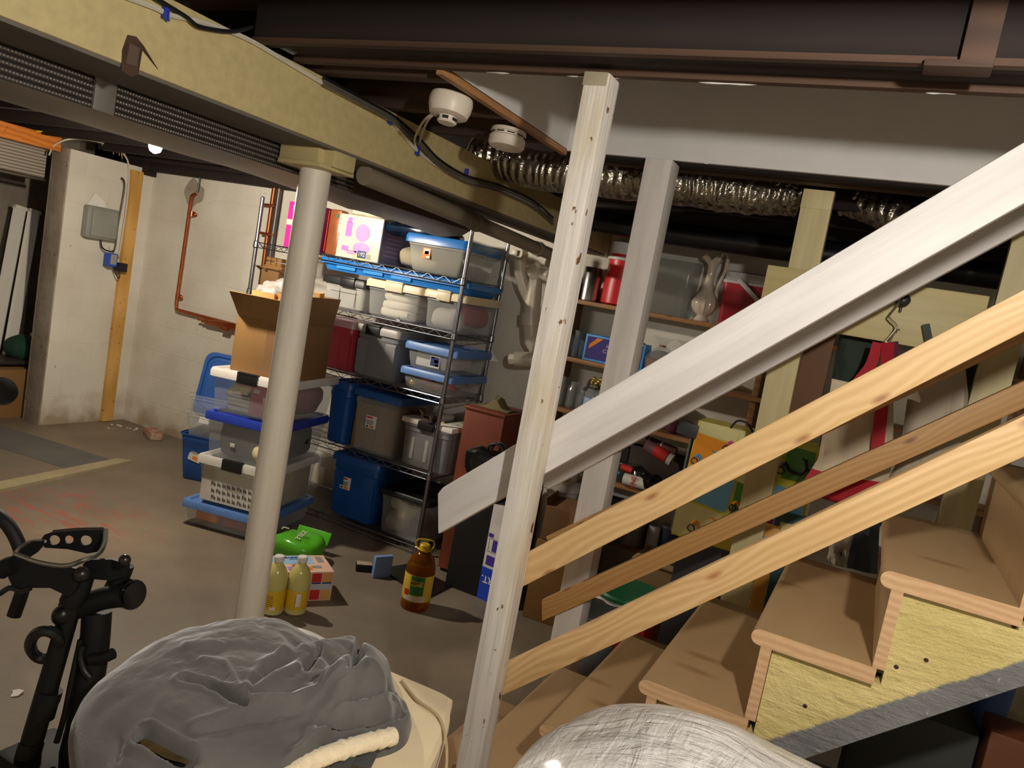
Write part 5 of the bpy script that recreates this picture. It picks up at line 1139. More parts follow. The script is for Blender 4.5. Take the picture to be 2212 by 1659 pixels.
CELLO = clear('clear cellophane', (220, 214, 206), .15, .05)
for i, (px, py, r_, lb, cl_) in enumerate(((1418, 812, .075, 'brown basket in gathered cellophane at the left on the second plank shelf', (112, 72, 48)), (1470, 825, .085, 'darker basket in cellophane beside the handrail on the second plank shelf', (86, 58, 46)))):
    p = on(px, py, 3, 4.08); t = thing('gift_basket', lb, 'gift basket', p)
    mb = MB(); mb.lathe([(r_ * .7, 0), (r_ * .8, .004), (r_, .07), (r_ * .98, .078)], 20); obj('basket', mb, plain('basket brown %d' % i, cl_, .6, bump=.6, bs=60), t, local=True)
    mb = MB(); L = []
    for r2, z2 in ((r_ * 1.02, .02), (r_ * 1.08, .08), (r_ * .8, .125), (r_ * .22, .155), (r_ * .55, .19), (r_ * .9, .205)):
        L.append([(r2 * (1 + .18 * noise.noise(V((math.cos(a) * 2, math.sin(a) * 2, z2 * 30 + i)))) * math.cos(a), r2 * (1 + .18 * noise.noise(V((math.cos(a) * 2, math.sin(a) * 2, z2 * 30 + i)))) * math.sin(a), z2 + .01 * noise.noise(V((a, z2 * 9, i)))) for a in [2 * math.pi * k_ / 22 for k_ in range(22)]])
    mb.loft(L, cap0=False, cap1=False); obj('cellophane', mb, CELLO, t, local=True, sharp=10)
    mb = MB(); mb.lathe([(r_ * .25, .150), (r_ * .25, .160)], 14); obj('tie', mb, plain('rust ribbon', (140, 60, 40), .5), t, local=True)
p = on(1385, 735, 3, 4.15); mb = MB(); mb.blob((0, 0, .12), (.05, .04, .035), 14, 10, .01, 20); tag(obj('rust_cloth', mb, plain('rust cloth', (140, 62, 36), .9), M=T(p)), 'bit of rust coloured cloth behind the crystal box', 'cloth')
# third shelf
for i, (px, py, hh, r_, lb) in enumerate(((1214, 850, .17, .038, 'tall dim glass jar at the left end of the third plank shelf'), (1236, 862, .15, .036, 'dim ribbed glass second from the left on the third plank shelf'), (1256, 868, .11, .032, 'short dim jar on the third plank shelf'))):
    glass([(r_ * .8, 0), (r_, .01), (r_, hh * .7), (r_ * .6, hh * .85), (r_ * .62, hh)], lb, 'glass jar', on(px, py, 2, 4.06 + .02 * i), DG, 'jars on the third plank shelf')
p = on(1278, 868, 2, 4.05); t = thing('glass_jar', 'glass jar with silver lid and blue label beside the far white post', 'glass jar', p)
mb = MB(); mb.lathe([(.04, 0), (.044, .01), (.044, .11), (.034, .13), (.034, .14)], 22); obj('body', mb, DG, t, local=True)
mb = MB(); mb.lathe([(.036, .138), (.037, .14), (.037, .158), (.033, .16)], 22); obj('lid', mb, STEEL, t, local=True)
mb = MB(); mb.lathe([(.0446, .03), (.045, .031), (.045, .085), (.0446, .086)], 22, cap=False); obj('label_band', mb, plain('pale blue jar label', (150, 176, 206), .5), t, local=True)
mb = MB()
for k_ in range(12): a = k_ * .55; mb.blob((.024 * math.cos(a), .024 * math.sin(a), .175 + .012 * (k_ % 3)), (.011, .011, .011), 8, 6)
tag(obj('gold_beads', mb, plain('gold beads', (196, 170, 96), .25, .7), M=T(p + V((0, .02, -.005)))), 'cluster of gold beads on the jar with the silver lid', 'beads')
MAG = plain('magenta cloth', (120, 30, 66), .85)
for i, (px, py, r_, mt, lb, nm) in enumerate(((1330, 905, .06, DGB, 'dark brown glass bowl on the third plank shelf', 'glass_bowl'), (1490, 925, .05, MAG, 'magenta bundle at the right of the third plank shelf', 'bundle'), (1455, 925, .045, plain('plum cloth', (84, 30, 56), .85), 'plum coloured bundle beside the magenta bundle', 'bundle'))):
    p = on(px, py, 2, 4.06); mb = MB(); mb.blob((0, 0, r_ * .8), (r_, r_ * .8, r_ * .8), 18, 12, .01, 16, seed=i); tag(obj(nm, mb, mt, M=T(p)), lb, 'bowl' if i == 0 else 'bundle')
m = MB(); p = on(1560, 895, 2, 4.05); m.cyl(p + V((-.12, 0, .05)), p + V((.30, .04, .06)), .035, n=18); tag(obj('paper_roll', m, plain('dull tan roll', (120, 108, 92), .7)), 'long dull tan roll lying on the third plank shelf', 'roll')
# fourth shelf (rolls and bags)
def roll(px0, py0, px1, py1, y, r, mt, label, i, bands=()):
    a, b = at(px0, py0, 1, y), at(px1, py1, 1, y)
    t = thing('gift_wrap_roll', label, 'roll', a); mb = MB(); mb.cyl(a, b, r, n=18); obj('tube', mb, mt, t)
    for f0, f1, m2 in bands: mb = MB(); mb.cyl(a.lerp(b, f0), a.lerp(b, f1), r * 1.03, n=18); obj('band', mb, m2, t)
    return t
WRAPW = plain('white wrap paper', (206, 200, 190), .5)
roll(1395, 960, 1452, 995, 4.0, .032, plain('plum wrap', (120, 84, 96), .5), 'wrapping roll with a red band on the fourth plank shelf', 1, ((.35, .8, REDI), (.85, 1.0, PALE)))
roll(1395, 952, 1460, 978, 4.09, .030, plain('brown dotted wrap', (84, 50, 40), .5), 'brown wrapping roll behind the red banded roll', 1, ((.1, .13, PALE), (.5, .54, PALE)))
roll(1343, 1008, 1366, 1017, 4.02, .018, REDI, 'small red roll end above the white lettered roll', 1)
roll(1337, 1020, 1358, 1026, 4.05, .018, plain('blue can', (70, 130, 190), .4), 'small blue tube beside the white lettered roll', 1)
t = roll(1348, 1034, 1415, 1052, 3.99, .032, WRAPW, 'white roll with red letters at the edge of the fourth plank shelf', 1)
a, b = at(1348, 1034, 1, 3.99), at(1415, 1052, 1, 3.99)
M_ = frame(a, b - a, (0, 1, 0))
text('SNA', .035, REDI, t, M_ @ T(.06, -.034, .0) @ RXm(90) @ RZ(-90), local=False, bold=.0006); text('SN', .035, REDI, t, M_ @ T(.14, -.034, .0) @ RXm(90) @ RZ(-90), local=False, bold=.0006)
m = MB(); p = at(1405, 1010, 1, 4.02); m.blob((0, 0, 0), (.10, .06, .05), 24, 14, .04, 14, seed=51); tag(obj('black_bag', m, plain('shiny black bag', (22, 24, 24), .15, bump=.4, bs=26), M=T(p.x, 4.02, SZ[1] + .055)), 'crumpled shiny black plastic bag on the fourth plank shelf', 'plastic bag')
# fifth shelf: cans
CANM = plain('grey paint can', (160, 158, 154), .35, .5); 
def can(px, py, i, y, r, h, label, mt, lid=True, handle=True):
    p = on(px, py, i, y); t = thing('paint_can', label, 'paint can', p)
    mb = MB(); mb.lathe([(r * .98, 0), (r, .004), (r, h - .006), (r * .98, h)], 26); obj('body', mb, mt, t, local=True)
    if lid: mb = MB(); mb.lathe([(r * .9, h - .002), (r * .9, h + .004), (r * .8, h + .001)], 26); obj('lid', mb, STEEL, t, local=True)
    if handle: mb = MB(); mb.tube(smooth([(-r * 1.02, 0, h * .8), (-r * .8, -r * .9, h * .55), (0, -r * 1.25, h * .45), (r * .8, -r * .9, h * .55), (r * 1.02, 0, h * .8)]), .0022, 6); obj('bail', mb, STEEL, t, local=True)
    return t
can(1360, 1150, 0, 4.07, .083, .19, 'large dented grey paint can on the lowest plank shelf', CANM)
can(1408, 1170, 0, 4.03, .034, .14, 'narrow white can beside the large grey paint can', plain('white can', (190, 188, 184), .4), handle=False)
can(1440, 1180, 0, 4.07, .055, .15, 'navy labelled paint can on the lowest plank shelf', plain('navy can', (34, 40, 66), .4))
can(1480, 1180, 0, 4.07, .05, .13, 'dark lidded can behind the pine rails on the lowest plank shelf', plain('dim can', (70, 72, 76), .4))
can(1345, 1058, 1, 4.1, .07, .10, 'squat dark tin with a silver rim on the fourth plank shelf', plain('dark tin', (58, 60, 62), .35, .5), handle=False)
p = on(1535, 1205, 0, 4.02); t = thing('plastic_jar', 'white plastic jar with a red lid on the lowest plank shelf', 'jar', p)
mb = MB(); mb.lathe([(.038, 0), (.04, .005), (.04, .09)], 22); obj('body', mb, WHITEP, t, local=True)
mb = MB(); mb.lathe([(.043, .088), (.043, .105), (.038, .109)], 22); obj('lid', mb, plain('raspberry red lid', (196, 30, 56), .35), t, local=True)
for i, (px, si, w_, h_, cl_, lb) in enumerate(((1330, 1, .26, .17, (44, 40, 38), 'added charcoal box for the shade at the back of the fourth plank shelf left of the rolls'), (1440, 1, .30, .20, (58, 46, 40), 'added dark brown box for the shade at the back of the fourth plank shelf behind the rolls'), (1380, 0, .34, .19, (40, 42, 46), 'added dark slate box for the shade at the back of the lowest plank shelf'), (1400, 2, .30, .16, (52, 44, 42), 'added dim brown box for the shade at the back of the third plank shelf'))):
    carton('shade_box', lb, 'box', (at(px, 900, 1, 4.19).x, 4.185, SZ[si] + .001), 0, w_, .09, h_, plain('shade box %d' % i, cl_, .8), bev=.003)  # dark boxes added to deepen the shade behind the shelf items
# floor under the shelves
def fp(px, py, y): p = at(px, py, 1, y); return V((p.x, y, 0))
def bucket(px, py, y, r, h, mt, label, lidm=None, band=None):
    p = fp(px, py, y); t = thing('bucket', label, 'bucket', p)
    mb = MB(); mb.lathe([(r * .82, 0), (r * .84, .006), (r * .98, h * .86), (r * 1.04, h * .87), (r * 1.04, h * .90), (r, h * .91), (r * 1.02, h)], 30, cap=True); obj('body', mb, mt, t, local=True)
    if lidm: mb = MB(); mb.lathe([(r * 1.06, h * .96), (r * 1.07, h * 1.0), (r * 1.03, h * 1.03), (r * .9, h * 1.02)], 30); obj('lid', mb, lidm, t, local=True)
    if band: mb = MB(); mb.lathe([(r * .90, h * .3), (r * .905, h * .31), (r * .955, h * .66), (r * .95, h * .67)], 30, cap=False); obj('label_band', mb, band, t, local=True)
    mb = MB(); mb.tube(smooth([(-r * 1.05, 0, h * .88), (-r * .8, -r * .9, h * .7), (0, -r * 1.25, h * .6), (r * .8, -r * .9, h * .7), (r * 1.05, 0, h * .88)]), .003, 6); obj('bail', mb, STEEL, t, local=True)
bucket(1350, 1320, 3.35, .15, at(1350, 1275, 1, 3.35).z, WHITEP, 'white bucket with a green lid and red band behind the lowest pine rail', plain('green lid', (28, 112, 72), .45), REDI)
bucket(1282, 1330, 3.10, .12, at(1288, 1290, 1, 3.25).z, plain('grey bucket', (112, 114, 114), .5), 'grey bucket beside the far white post behind the rails', plain('dark grey lid', (60, 62, 62), .5))
bucket(1212, 1060, 3.80, .10, at(1205, 1035, 1, 3.6).z, plain('dull white pail', (176, 172, 166), .5), 'tall dull white pail with a silver rim behind the front post', STEEL)
p = fp(1425, 1230, 3.62); zt_ = at(1430, 1225, 1, 3.55).z
t = thing('wooden_crate', 'flat tan wooden tray box stacked behind the middle pine rail', 'crate', (p.x + .06, 3.66, 0))
mb = MB(); mb.box((0, 0, zt_ / 2), (.34, .26, zt_), bev=.004); obj('body', mb, plain('tan crate wood', (150, 122, 86), .8), t, local=True)
mb = MB(); mb.box((0, 0, zt_ + .006), (.36, .28, .012), bev=.003); obj('top_frame', mb, plain('pale crate wood', (176, 146, 106), .8), t, local=True)
for i in range(3): mb = MB(); mb.blob((-.09 + .09 * i, -.02, zt_ + .02), (.04, .07, .02), 12, 8); tag(obj('dark_ornament', mb, plain('dim mauve cloth', (96, 84, 92), .6), M=T(t.location)), ('left', 'middle', 'right')[i] + ' of three dim bundles on the flat wooden tray box', 'bundle', None)
p = at(1320, 1195, 1, 3.8); m = MB(); m.blob((0, 0, 0), (.16, .08, .06), 22, 12, .05, 12, seed=61); tag(obj('red_net_bag', m, plain('dusky red film', (110, 40, 44), .3, var=.4, scale=20), M=T(p.x, 3.9, .07)), 'dusky red plastic bag on the floor under the lowest plank shelf', 'plastic bag')
p = at(1450, 1330, 1, 3.0); m = MB(); m.blob((0, 0, .11), (.15, .10, .11), 22, 14, .03, 9, seed=63); tag(obj('pink_bag', m, plain('pink and navy print bag', (150, 52, 72), .4, var=.6, scale=22), M=T(p.x, 3.0, 0)), 'pink printed bag on the floor between the steps and the buckets', 'bag')
# ================================================================ yellow frame behind the stairs with hanging bags
YP = 2.62
def ypost(label, pa, pb, w):
    a, b = at(*pa, 1, YP), at(*pb, 1, YP); d = (b - a) / (b.z - a.z)
    top = a + d * (2.05 - a.z); bot = a + d * (0 - a.z)
    t = thing('yellow_post', label, 'post', bot); L = []
    for q in (bot, top): L.append([(q.x, YP, q.z), (q.x + w, YP, q.z), (q.x + w, YP + .04, q.z), (q.x, YP + .04, q.z)])
    mb = MB(); mb.loft(L); obj('shaft', mb, CREAMZ, t); return t, top
t, top = ypost('cream yellow post behind the handrail left of the hanging bags', (1736, 415), (1632, 923), .091)
mb = MB(); mb.box((top.x + .0455, YP + .02, 2.02), (.093, .044, .06), bev=.002); obj('cap_block', mb, CREAMZ, t)
ypost('cream yellow post at the right edge of the photo', (2178, 552), (2034, 1087), .091)
a, b = at(1660, 573, 1, YP - .012), at(2138, 640, 1, YP - .012)
z0, z1 = at(1890, 735, 1, YP - .012).z, (a.z + b.z) / 2
ybd = thing('yellow_board', 'cream yellow board with a black knob nailed across the yellow posts', 'board', ((a.x + b.x) / 2, YP - .012, (z0 + z1) / 2))
mb = MB(); mb.box(((a.x + b.x) / 2, YP - .012, (z0 + z1) / 2), (b.x - a.x, .022, z1 - z0), bev=.003); obj('plank', mb, CREAM2, ybd)
pk_ = at(1950, 648, 1, YP - .05); BRNK = plain('dark bronze knob', (66, 64, 66), .35, .4)
mb = MB(); mb.cyl((pk_.x, YP - .02, pk_.z), (pk_.x, YP - .04, pk_.z), .008); mb.blob((pk_.x, YP - .052, pk_.z), (.022, .014, .02), 16, 12); mb.cyl((pk_.x, YP - .03, pk_.z - .016), (pk_.x, YP - .03, pk_.z - .036), .004); obj('coat_knob', mb, BRNK, ybd)
# wire hook
YH = YP - .07
hk = [at(*q, 1, YH) for q in ((1946, 640), (1938, 660), (1921, 682), (1924, 690), (1936, 702), (1933, 714), (1916, 734), (1913, 738), (1920, 739), (1928, 726), (1936, 714), (1944, 712))]
m = MB(); m.tube(smooth(hk, 5), .0028, 6); tag(obj('wire_hook', m, plain('dull wire', (150, 140, 116), .35, .7)), 'twisted wire hook hanging from the black knob', 'hook')
# hanging bags
CANV = plain('beige canvas', (206, 188, 158), .85, bump=.2, bs=60, sheen=.2); REDC = plain('red webbing', (176, 24, 40), .75)
def cloth_bag(name, label, corners, y, depth, mts, seed=0, split=None, n=14, k=18):
    """soft bag whose outline is given by left and right photo edges, (left,right) pixel pairs from top to bottom"""
    t = thing(name, label, 'bag', at(*corners[0][0], 1, y)); rows = []
    for (l, r) in corners: rows.append((at(*l, 1, y), at(*r, 1, y)))
    def row(f):
        f *= len(rows) - 1; i = min(int(f), len(rows) - 2); g = f - i
        return rows[i][0].lerp(rows[i + 1][0], g), rows[i][1].lerp(rows[i + 1][1], g)
    def part(f0, f1, mt, nm):
        mb = MB(); L = []
        for j in range(k + 1):
            f = f0 + (f1 - f0) * j / k; l, r = row(f); ring = []
            for i in range(2 * n):
                u = i / n if i < n else (2 * n - i) / n; s_ = -1 if i < n else 1
                p = l.lerp(r, u); bul = depth * (math.sin(math.pi * u) ** .5) * (.35 + .65 * math.sin(math.pi * min(1, f * .8 + .2)) ** .5)
                wv = .022 * noise.noise(V((u * 3.0, f * 2.2, seed))) + .008 * noise.noise(V((u * 9, f * 7, seed)))
                ring.append(V((p.x, y + s_ * (bul / 2) + wv, p.z)))
            L.append(ring)
        mb.loft(L); return obj(nm, mb, mt, t)
    if split: part(0, split, mts[0], 'body'); part(split, 1, mts[1], 'base_band')
    else: part(0, 1, mts[0], 'body')
    return t
YB_ = YH - .03
t = cloth_bag('canvas_bag', 'beige canvas bag with red straps and red base hanging on the wire hook', [((1797, 818), (1930, 850)), ((1783, 900), (1930, 930)), ((1768, 990), (1925, 1015)), ((1738, 1035), (1908, 1070)), ((1725, 1062), (1890, 1105))], YB_, .10, (CANV, REDC), 3, .62)
mb = MB()
def strap(pts, w, mt, t, nm='strap', y=None):
    mb = MB(); P_ = smooth(pts, 6); L = []
    for i, p in enumerate(P_):
        tg = (P_[min(i + 1, len(P_) - 1)] - P_[max(i - 1, 0)]).normalized(); sd = V((tg.z, 0, -tg.x)).normalized() * (w / 2)
        L.append([p - sd, p + sd, p + sd + V((0, .004, 0)), p - sd + V((0, .004, 0))])
    mb.loft(L); return obj(nm, mb, mt, t)
ysx = YB_ - .066
strap([at(1897, 740, 1, YB_ + .02), at(1880, 790, 1, YB_), at(1850, 830, 1, YB_ - .02), at(1835, 870, 1, ysx)], .030, REDC, t)
strap([at(1918, 740, 1, YB_ + .02), at(1915, 800, 1, YB_ - .03), at(1905, 880, 1, ysx), at(1896, 960, 1, ysx - .002), at(1892, 1010, 1, ysx)], .034, REDC, t)
strap([at(1930, 738, 1, YB_ + .035), at(1934, 790, 1, YB_ + .035), at(1938, 840, 1, YB_ + .03)], .026, plain('dark plum strap', (92, 20, 50), .8), t)
t = cloth_bag('canvas_bag', 'pale grey beige canvas bag hanging right of the red strapped bag', [((1985, 775), (2085, 790)), ((1962, 850), (2092, 860)), ((1950, 930), (2075, 960)), ((1935, 1005), (2040, 1020)), ((1905, 1050), (2000, 1060))], YB_ + .03, .08, (plain('grey beige canvas', (186, 174, 152), .9, bump=.2, bs=60),), 7)
strap([at(2000, 700, 1, YB_ + .05), at(2010, 750, 1, YB_ + .04), at(2020, 800, 1, YB_)], .02, plain('slate strap', (74, 80, 78), .8), t)
cloth_bag('slate_coat', 'dark slate coat hanging behind the two canvas bags', [((2075, 700), (2150, 720)), ((2060, 800), (2140, 830)), ((2050, 950), (2120, 980))], YP + .075, .06, (plain('slate cloth', (64, 72, 74), .9),), 9)
cloth_bag('green_coat', 'dark green jacket hanging behind the red straps', [((1815, 715), (1905, 735)), ((1800, 790), (1880, 810)), ((1790, 860), (1880, 880)), ((1768, 965), (1865, 980))], YP + .068, .05, (plain('dark green cloth', (48, 58, 50), .9),), 11)
# lower things seen between the rails and steps behind the stairs
cloth_bag('slate_bag', 'slate grey bag low behind the stairs under the canvas bags', [((1870, 1050), (1950, 1065)), ((1830, 1120), (1900, 1140)), ((1790, 1215), (1895, 1240))], YP + .02, .08, (plain('slate bag cloth', (66, 74, 80), .8),), 13)
cloth_bag('grey_cloth', 'crumpled grey white cloth low behind the third visible step', [((1800, 1130), (1850, 1140)), ((1790, 1175), (1835, 1190)), ((1785, 1215), (1830, 1225))], YP + .0, .04, (plain('grey white cloth', (176, 166, 150), .9),), 15)
# brown panel beside the yellow post
m = MB(); p0, p1 = at(1712, 770, 1, 2.78), at(1800, 930, 1, 2.78); m.box(((p0.x + p1.x) / 2 - .005, 2.671, (p0.z + p1.z) / 2 + .04), (.085, .018, .34), bev=.003)
tag(obj('brown_panel', m, plain('brown board panel', (108, 74, 46), .7)), 'brown wooden panel leaning behind the left yellow post', 'panel')
# scooter print shopping bag
YSC = 2.83
sc = thing('shopping_bag', 'colourful scooter print shopping bag behind the left yellow post', 'shopping bag', at(1500, 1160, 1, YSC))
tl, tr, bl, br = at(1475, 925, 1, YSC), at(1760, 965, 1, YSC), at(1450, 1150, 1, YSC), at(1735, 1200, 1, YSC)
zt2, zb2 = at(1540, 915, 1, YSC).z, at(1490, 1165, 1, YSC).z
xl2, xr2 = bl.x, at(1765, 1000, 1, YSC).x
LAM = lambda nm, c: plain(nm, c, .3)
SCB, SCY, SCO, SCBL, SCG, SCP = LAM('bag white', (222, 214, 150)), LAM('bag yellow', (212, 200, 66)), LAM('bag orange', (232, 146, 36)), LAM('bag blue', (112, 178, 214)), LAM('bag green', (74, 140, 50)), LAM('bag pink', (216, 74, 130))
mb = MB(); ww = xr2 - xl2; hh2 = zt2 - zb2
L = []
for f in (0, .5, 1): L.append([(xl2 + ww * (.0 + .03 * f), YSC, zb2 + hh2 * f), (xr2 - .0 * f, YSC, zb2 + hh2 * f), (xr2, YSC + .16, zb2 + hh2 * f), (xl2 + ww * (.0 + .03 * f), YSC + .16, zb2 + hh2 * f)])
mb.loft(L); obj('body', mb, SCY, sc)
ox, oz = xl2, zb2
def pz(poly, mt, e=.0012, nm='print'):
    mb = MB(); mb.prism([(ox + u * ww, oz + v * hh2) for u, v in poly][::-1], -YSC, -YSC, None) if 0 else None
    mb = MB(); n = len(poly)
    mb.loft([[(ox + u * ww, YSC - q, oz + v * hh2) for u, v in poly] for q in (.0002, e)]); return obj(nm, mb, mt, sc)
pz([(.02, .62), (.30, .62), (.36, .86), (.04, .90)], SCO); pz([(.34, .60), (.72, .55), (.74, .98), (.38, 1.0)], SCB); pz([(.04, .90), (.36, .88), (.38, 1.0), (.05, 1.0)], SCB)
pz([(.02, .34), (.40, .30), (.42, .58), (.02, .60)], SCBL); pz([(.44, .30), (.66, .26), (.70, .54), (.44, .58)], SCG); pz([(.0, .02), (.34, .0), (.38, .28), (.0, .32)], SCB); pz([(.40, .02), (.62, .02), (.64, .24), (.40, .28)], SCY)
pz([(.72, .40), (.98, .40), (.98, .62), (.74, .64)], SCBL); pz([(.72, .14), (.98, .12), (.98, .34), (.72, .36)], SCP); pz([(.76, .70), (.98, .70), (.98, .96), (.77, .97)], SCG)
def scooter(u, v, s, mt, flip=1):
    c_ = V((ox + u * ww, YSC - .004, oz + v * hh2)); mb = MB()
    for dx in (-1, 1):
        mb.tube([c_ + V((dx * s + .25 * s * math.cos(a), 0, .25 * s * math.sin(a))) for a in [2 * math.pi * i / 14 for i in range(14)]], .05 * s, 5, closed=True)
    o_ = obj('scooter_wheels', mb, INK, sc); mb = MB()
    mb.tube(smooth([c_ + V((-flip * s * 1.0, 0, .32 * s)), c_ + V((-flip * s * .75, 0, .55 * s)), c_ + V((-flip * s * .35, 0, .10 * s)), c_ + V((flip * s * .35, 0, .08 * s)), c_ + V((flip * s * .62, 0, .55 * s)), c_ + V((flip * s * .45, 0, 1.1 * s))]), .11 * s, 6)
    mb.tube([c_ + V((flip * s * .25, 0, 1.15 * s)), c_ + V((flip * s * .62, 0, 1.08 * s))], .06 * s, 5)
    mb.tube(smooth([c_ + V((flip * s * .62, 0, .5 * s)), c_ + V((flip * s * .9, 0, .38 * s)), c_ + V((flip * s * 1.1, 0, .3 * s))]), .12 * s, 6)
    obj('scooter_print', mb, mt, sc)
scooter(.42, .82, .052, SCP); scooter(.17, .66, .045, LAM('bag sky', (70, 160, 214))); scooter(.27, .10, .05, SCO); scooter(.55, .36, .045, SCO); scooter(.86, .76, .05, INK)
text('FOUR', .016, INK, sc, T(ox + .34 * ww, YSC - .002, oz + .72 * hh2) @ FRONT @ RZ(-10), local=False)
mb = MB(); pb2 = at(1490, 930, 1, YSC - .02); mb.box((pb2.x - .01, YSC - .01, pb2.z), (.075, .01, .05), T(pb2.x, 0, pb2.z) @ RYm(6) @ T(-pb2.x, 0, -pb2.z), bev=.002); obj('dark_fold', mb, plain('dark grey print', (62, 64, 68), .4), sc)
mb = MB(); mb.box((xl2 - .004, YSC + .08, oz + hh2 * .45), (.006, .15, hh2 * .86)); obj('grey_side', mb, plain('grey bag side', (104, 108, 108), .4), sc)
mb = MB(); mb.tube(smooth([V((ox + .30 * ww, YSC - .004, zt2)), V((ox + .34 * ww, YSC - .01, zt2 + .03)), V((ox + .42 * ww, YSC - .01, zt2 + .03)), V((ox + .48 * ww, YSC - .004, zt2))]), .004, 6); obj('cord_handle', mb, INK, sc)
m = MB(); pz0 = V(((xl2 + xr2) / 2, YSC + .1, 0)); m.box((pz0.x, pz0.y, zb2 / 2), (.36, .24, zb2 - .004), bev=.006); tag(obj('dark_box', m, plain('dark storage box', (40, 40, 44), .7)), 'dark box holding up the scooter print shopping bag', 'box')
m = MB(); q0, q1 = at(1635, 935, 1, 2.75), at(1612, 985, 1, 2.75); m.box((q0.x + .015, 2.668, (q0.z + q1.z) / 2 - .0), (.03, .012, .16), T(q0.x, 0, q0.z) @ RYm(12) @ T(-q0.x, 0, -q0.z), bev=.003); tag(obj('blue_card', m, plain('periwinkle card', (122, 146, 206), .5)), 'narrow periwinkle card wedged beside the left yellow post', 'card')
# printed boxes low between the rails
for i, (px, py, c_, lb) in enumerate(((1650, 1150, (214, 150, 50), 'orange and blue printed packet low behind the lowest pine rail'), (1640, 1175, (196, 110, 170), 'pink printed packet beside the orange one behind the lowest pine rail'), (1705, 1125, (50, 86, 90), 'teal printed packet behind the lowest pine rail'))):
    p = at(px, py, 1, 2.75 + .04 * i); t = carton('packet', lb, 'packet', (p.x, p.y, 0), 5 * i, .10, .05, p.z + .03, plain('packet %d' % i, c_, .45))
    mb = MB(); mb.box((.0, -.026, p.z - .02), (.06, .001, .03)); obj('print', mb, (SCBL, SCO, SCB)[i], t, local=True)
# under the stairs, right edge
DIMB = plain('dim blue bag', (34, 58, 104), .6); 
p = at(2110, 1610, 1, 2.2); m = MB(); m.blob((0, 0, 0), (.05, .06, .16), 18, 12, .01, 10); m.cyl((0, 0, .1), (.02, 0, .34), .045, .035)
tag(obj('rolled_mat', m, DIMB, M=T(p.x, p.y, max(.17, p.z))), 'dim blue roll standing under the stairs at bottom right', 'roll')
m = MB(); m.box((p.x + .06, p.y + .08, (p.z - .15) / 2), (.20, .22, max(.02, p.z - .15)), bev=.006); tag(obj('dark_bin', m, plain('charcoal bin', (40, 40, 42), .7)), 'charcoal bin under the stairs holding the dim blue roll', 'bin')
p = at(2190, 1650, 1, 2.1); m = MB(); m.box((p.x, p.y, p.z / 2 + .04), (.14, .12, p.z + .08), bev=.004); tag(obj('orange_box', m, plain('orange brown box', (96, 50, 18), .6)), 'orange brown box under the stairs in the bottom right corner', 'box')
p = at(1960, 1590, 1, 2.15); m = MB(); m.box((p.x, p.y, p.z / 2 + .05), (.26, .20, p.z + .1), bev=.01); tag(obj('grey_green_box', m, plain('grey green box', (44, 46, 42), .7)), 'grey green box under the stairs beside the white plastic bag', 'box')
# ================================================================ foreground: canvas bin with the grey plush seat cover
ZB = .69
CREAMF = plain('cream canvas', (232, 214, 176), .85, var=.05, bump=.15, bs=70, sheen=.2)
def xy(px, py, z): p = at(px, py, 2, z); return V((p.x, p.y, z))
foot = [(-.668, 1.41), (-.73, 1.413), (-.86, 1.405), (-1.02, 1.385), (-1.07, 1.30), (-1.05, .95), (-1.0, .80), (-.70, .76), (-.52, .84), (-.53, 1.0), (-.60, 1.27), (-.655, 1.39)]
bin_ = thing('canvas_bin', 'cream canvas bin under the grey plush seat cover', 'fabric bin', (-.92, 1.08, 0))
mb = MB(); ctr = V((-.9, 1.06, 0)); rim = smooth([V((x, y, 0)) for x, y in foot], 8, True)
L = []
for f, z in ((.80, 0), (.86, .02), (.93, .3), (.98, .6), (1.0, ZB - .02), (.995, ZB - .004), (.97, ZB + .004), (.80, ZB + .006), (.4, ZB + .008), (.01, ZB + .01)):
    L.append([V(((ctr + (p - ctr) * f).x, (ctr + (p - ctr) * f).y, z + (.012 * noise.noise(V((p.x * 4, p.y * 4, f * 3))) if z > .3 else 0))) for p in rim])
mb.loft(L); obj('body', mb, CREAMF, bin_)
mb = MB(); mb.tube(smooth([xy(868, 1470, ZB + .012), xy(900, 1510, ZB + .014), xy(945, 1545, ZB + .014), xy(962, 1590, ZB + .012), xy(965, 1650, ZB + .012), xy(955, 1700, ZB + .012)]), .0028, 6); obj('stitched_seam', mb, plain('tan stitching', (190, 168, 128), .8), bin_)
mb = MB(); mb.tube(smooth([xy(625, 1362, ZB + .012), xy(668, 1374, ZB + .02), xy(712, 1397, ZB + .012)]), .011, 8); obj('white_piping', mb, WHITEP, bin_)
# plush cover
PLUSH = NT('grey plush').set(.95); v = PLUSH.co(); PLUSH.color(PLUSH.ramp(PLUSH.noise(v, 9, 5), [(.3, s2l((84, 82, 79))), (.7, s2l((106, 103, 99)))]))
PLUSH.b.inputs['Sheen Weight'].default_value = .55; PLUSH.b.inputs['Sheen Roughness'].default_value = .35; PLUSH.bump(PLUSH.noise(v, 160, 3), .25, .003); PLUSH = PLUSH.m
SLOT = plain('bronze lined slot', (92, 74, 40), .35, .3, var=.35, scale=60)
cov = thing('plush_seat_cover', 'grey plush seat cover with two harness slots heaped on the canvas bin', 'seat cover', (-.95, 1.1, ZB))
ZC = ZB + .03
out = [(163, 1555), (190, 1500), (240, 1455), (300, 1412), (380, 1374), (440, 1362), (500, 1346), (570, 1342), (625, 1354), (690, 1392), (735, 1410), (790, 1400), (835, 1425), (850, 1478), (880, 1520), (882, 1560), (850, 1600), (720, 1640), (640, 1690), (520, 1745), (380, 1760), (250, 1735), (185, 1660)]
orim = smooth([xy(px, py, ZC) for px, py in out], 9, True); N = len(orim); oc = xy(480, 1545, ZC); MR = 150
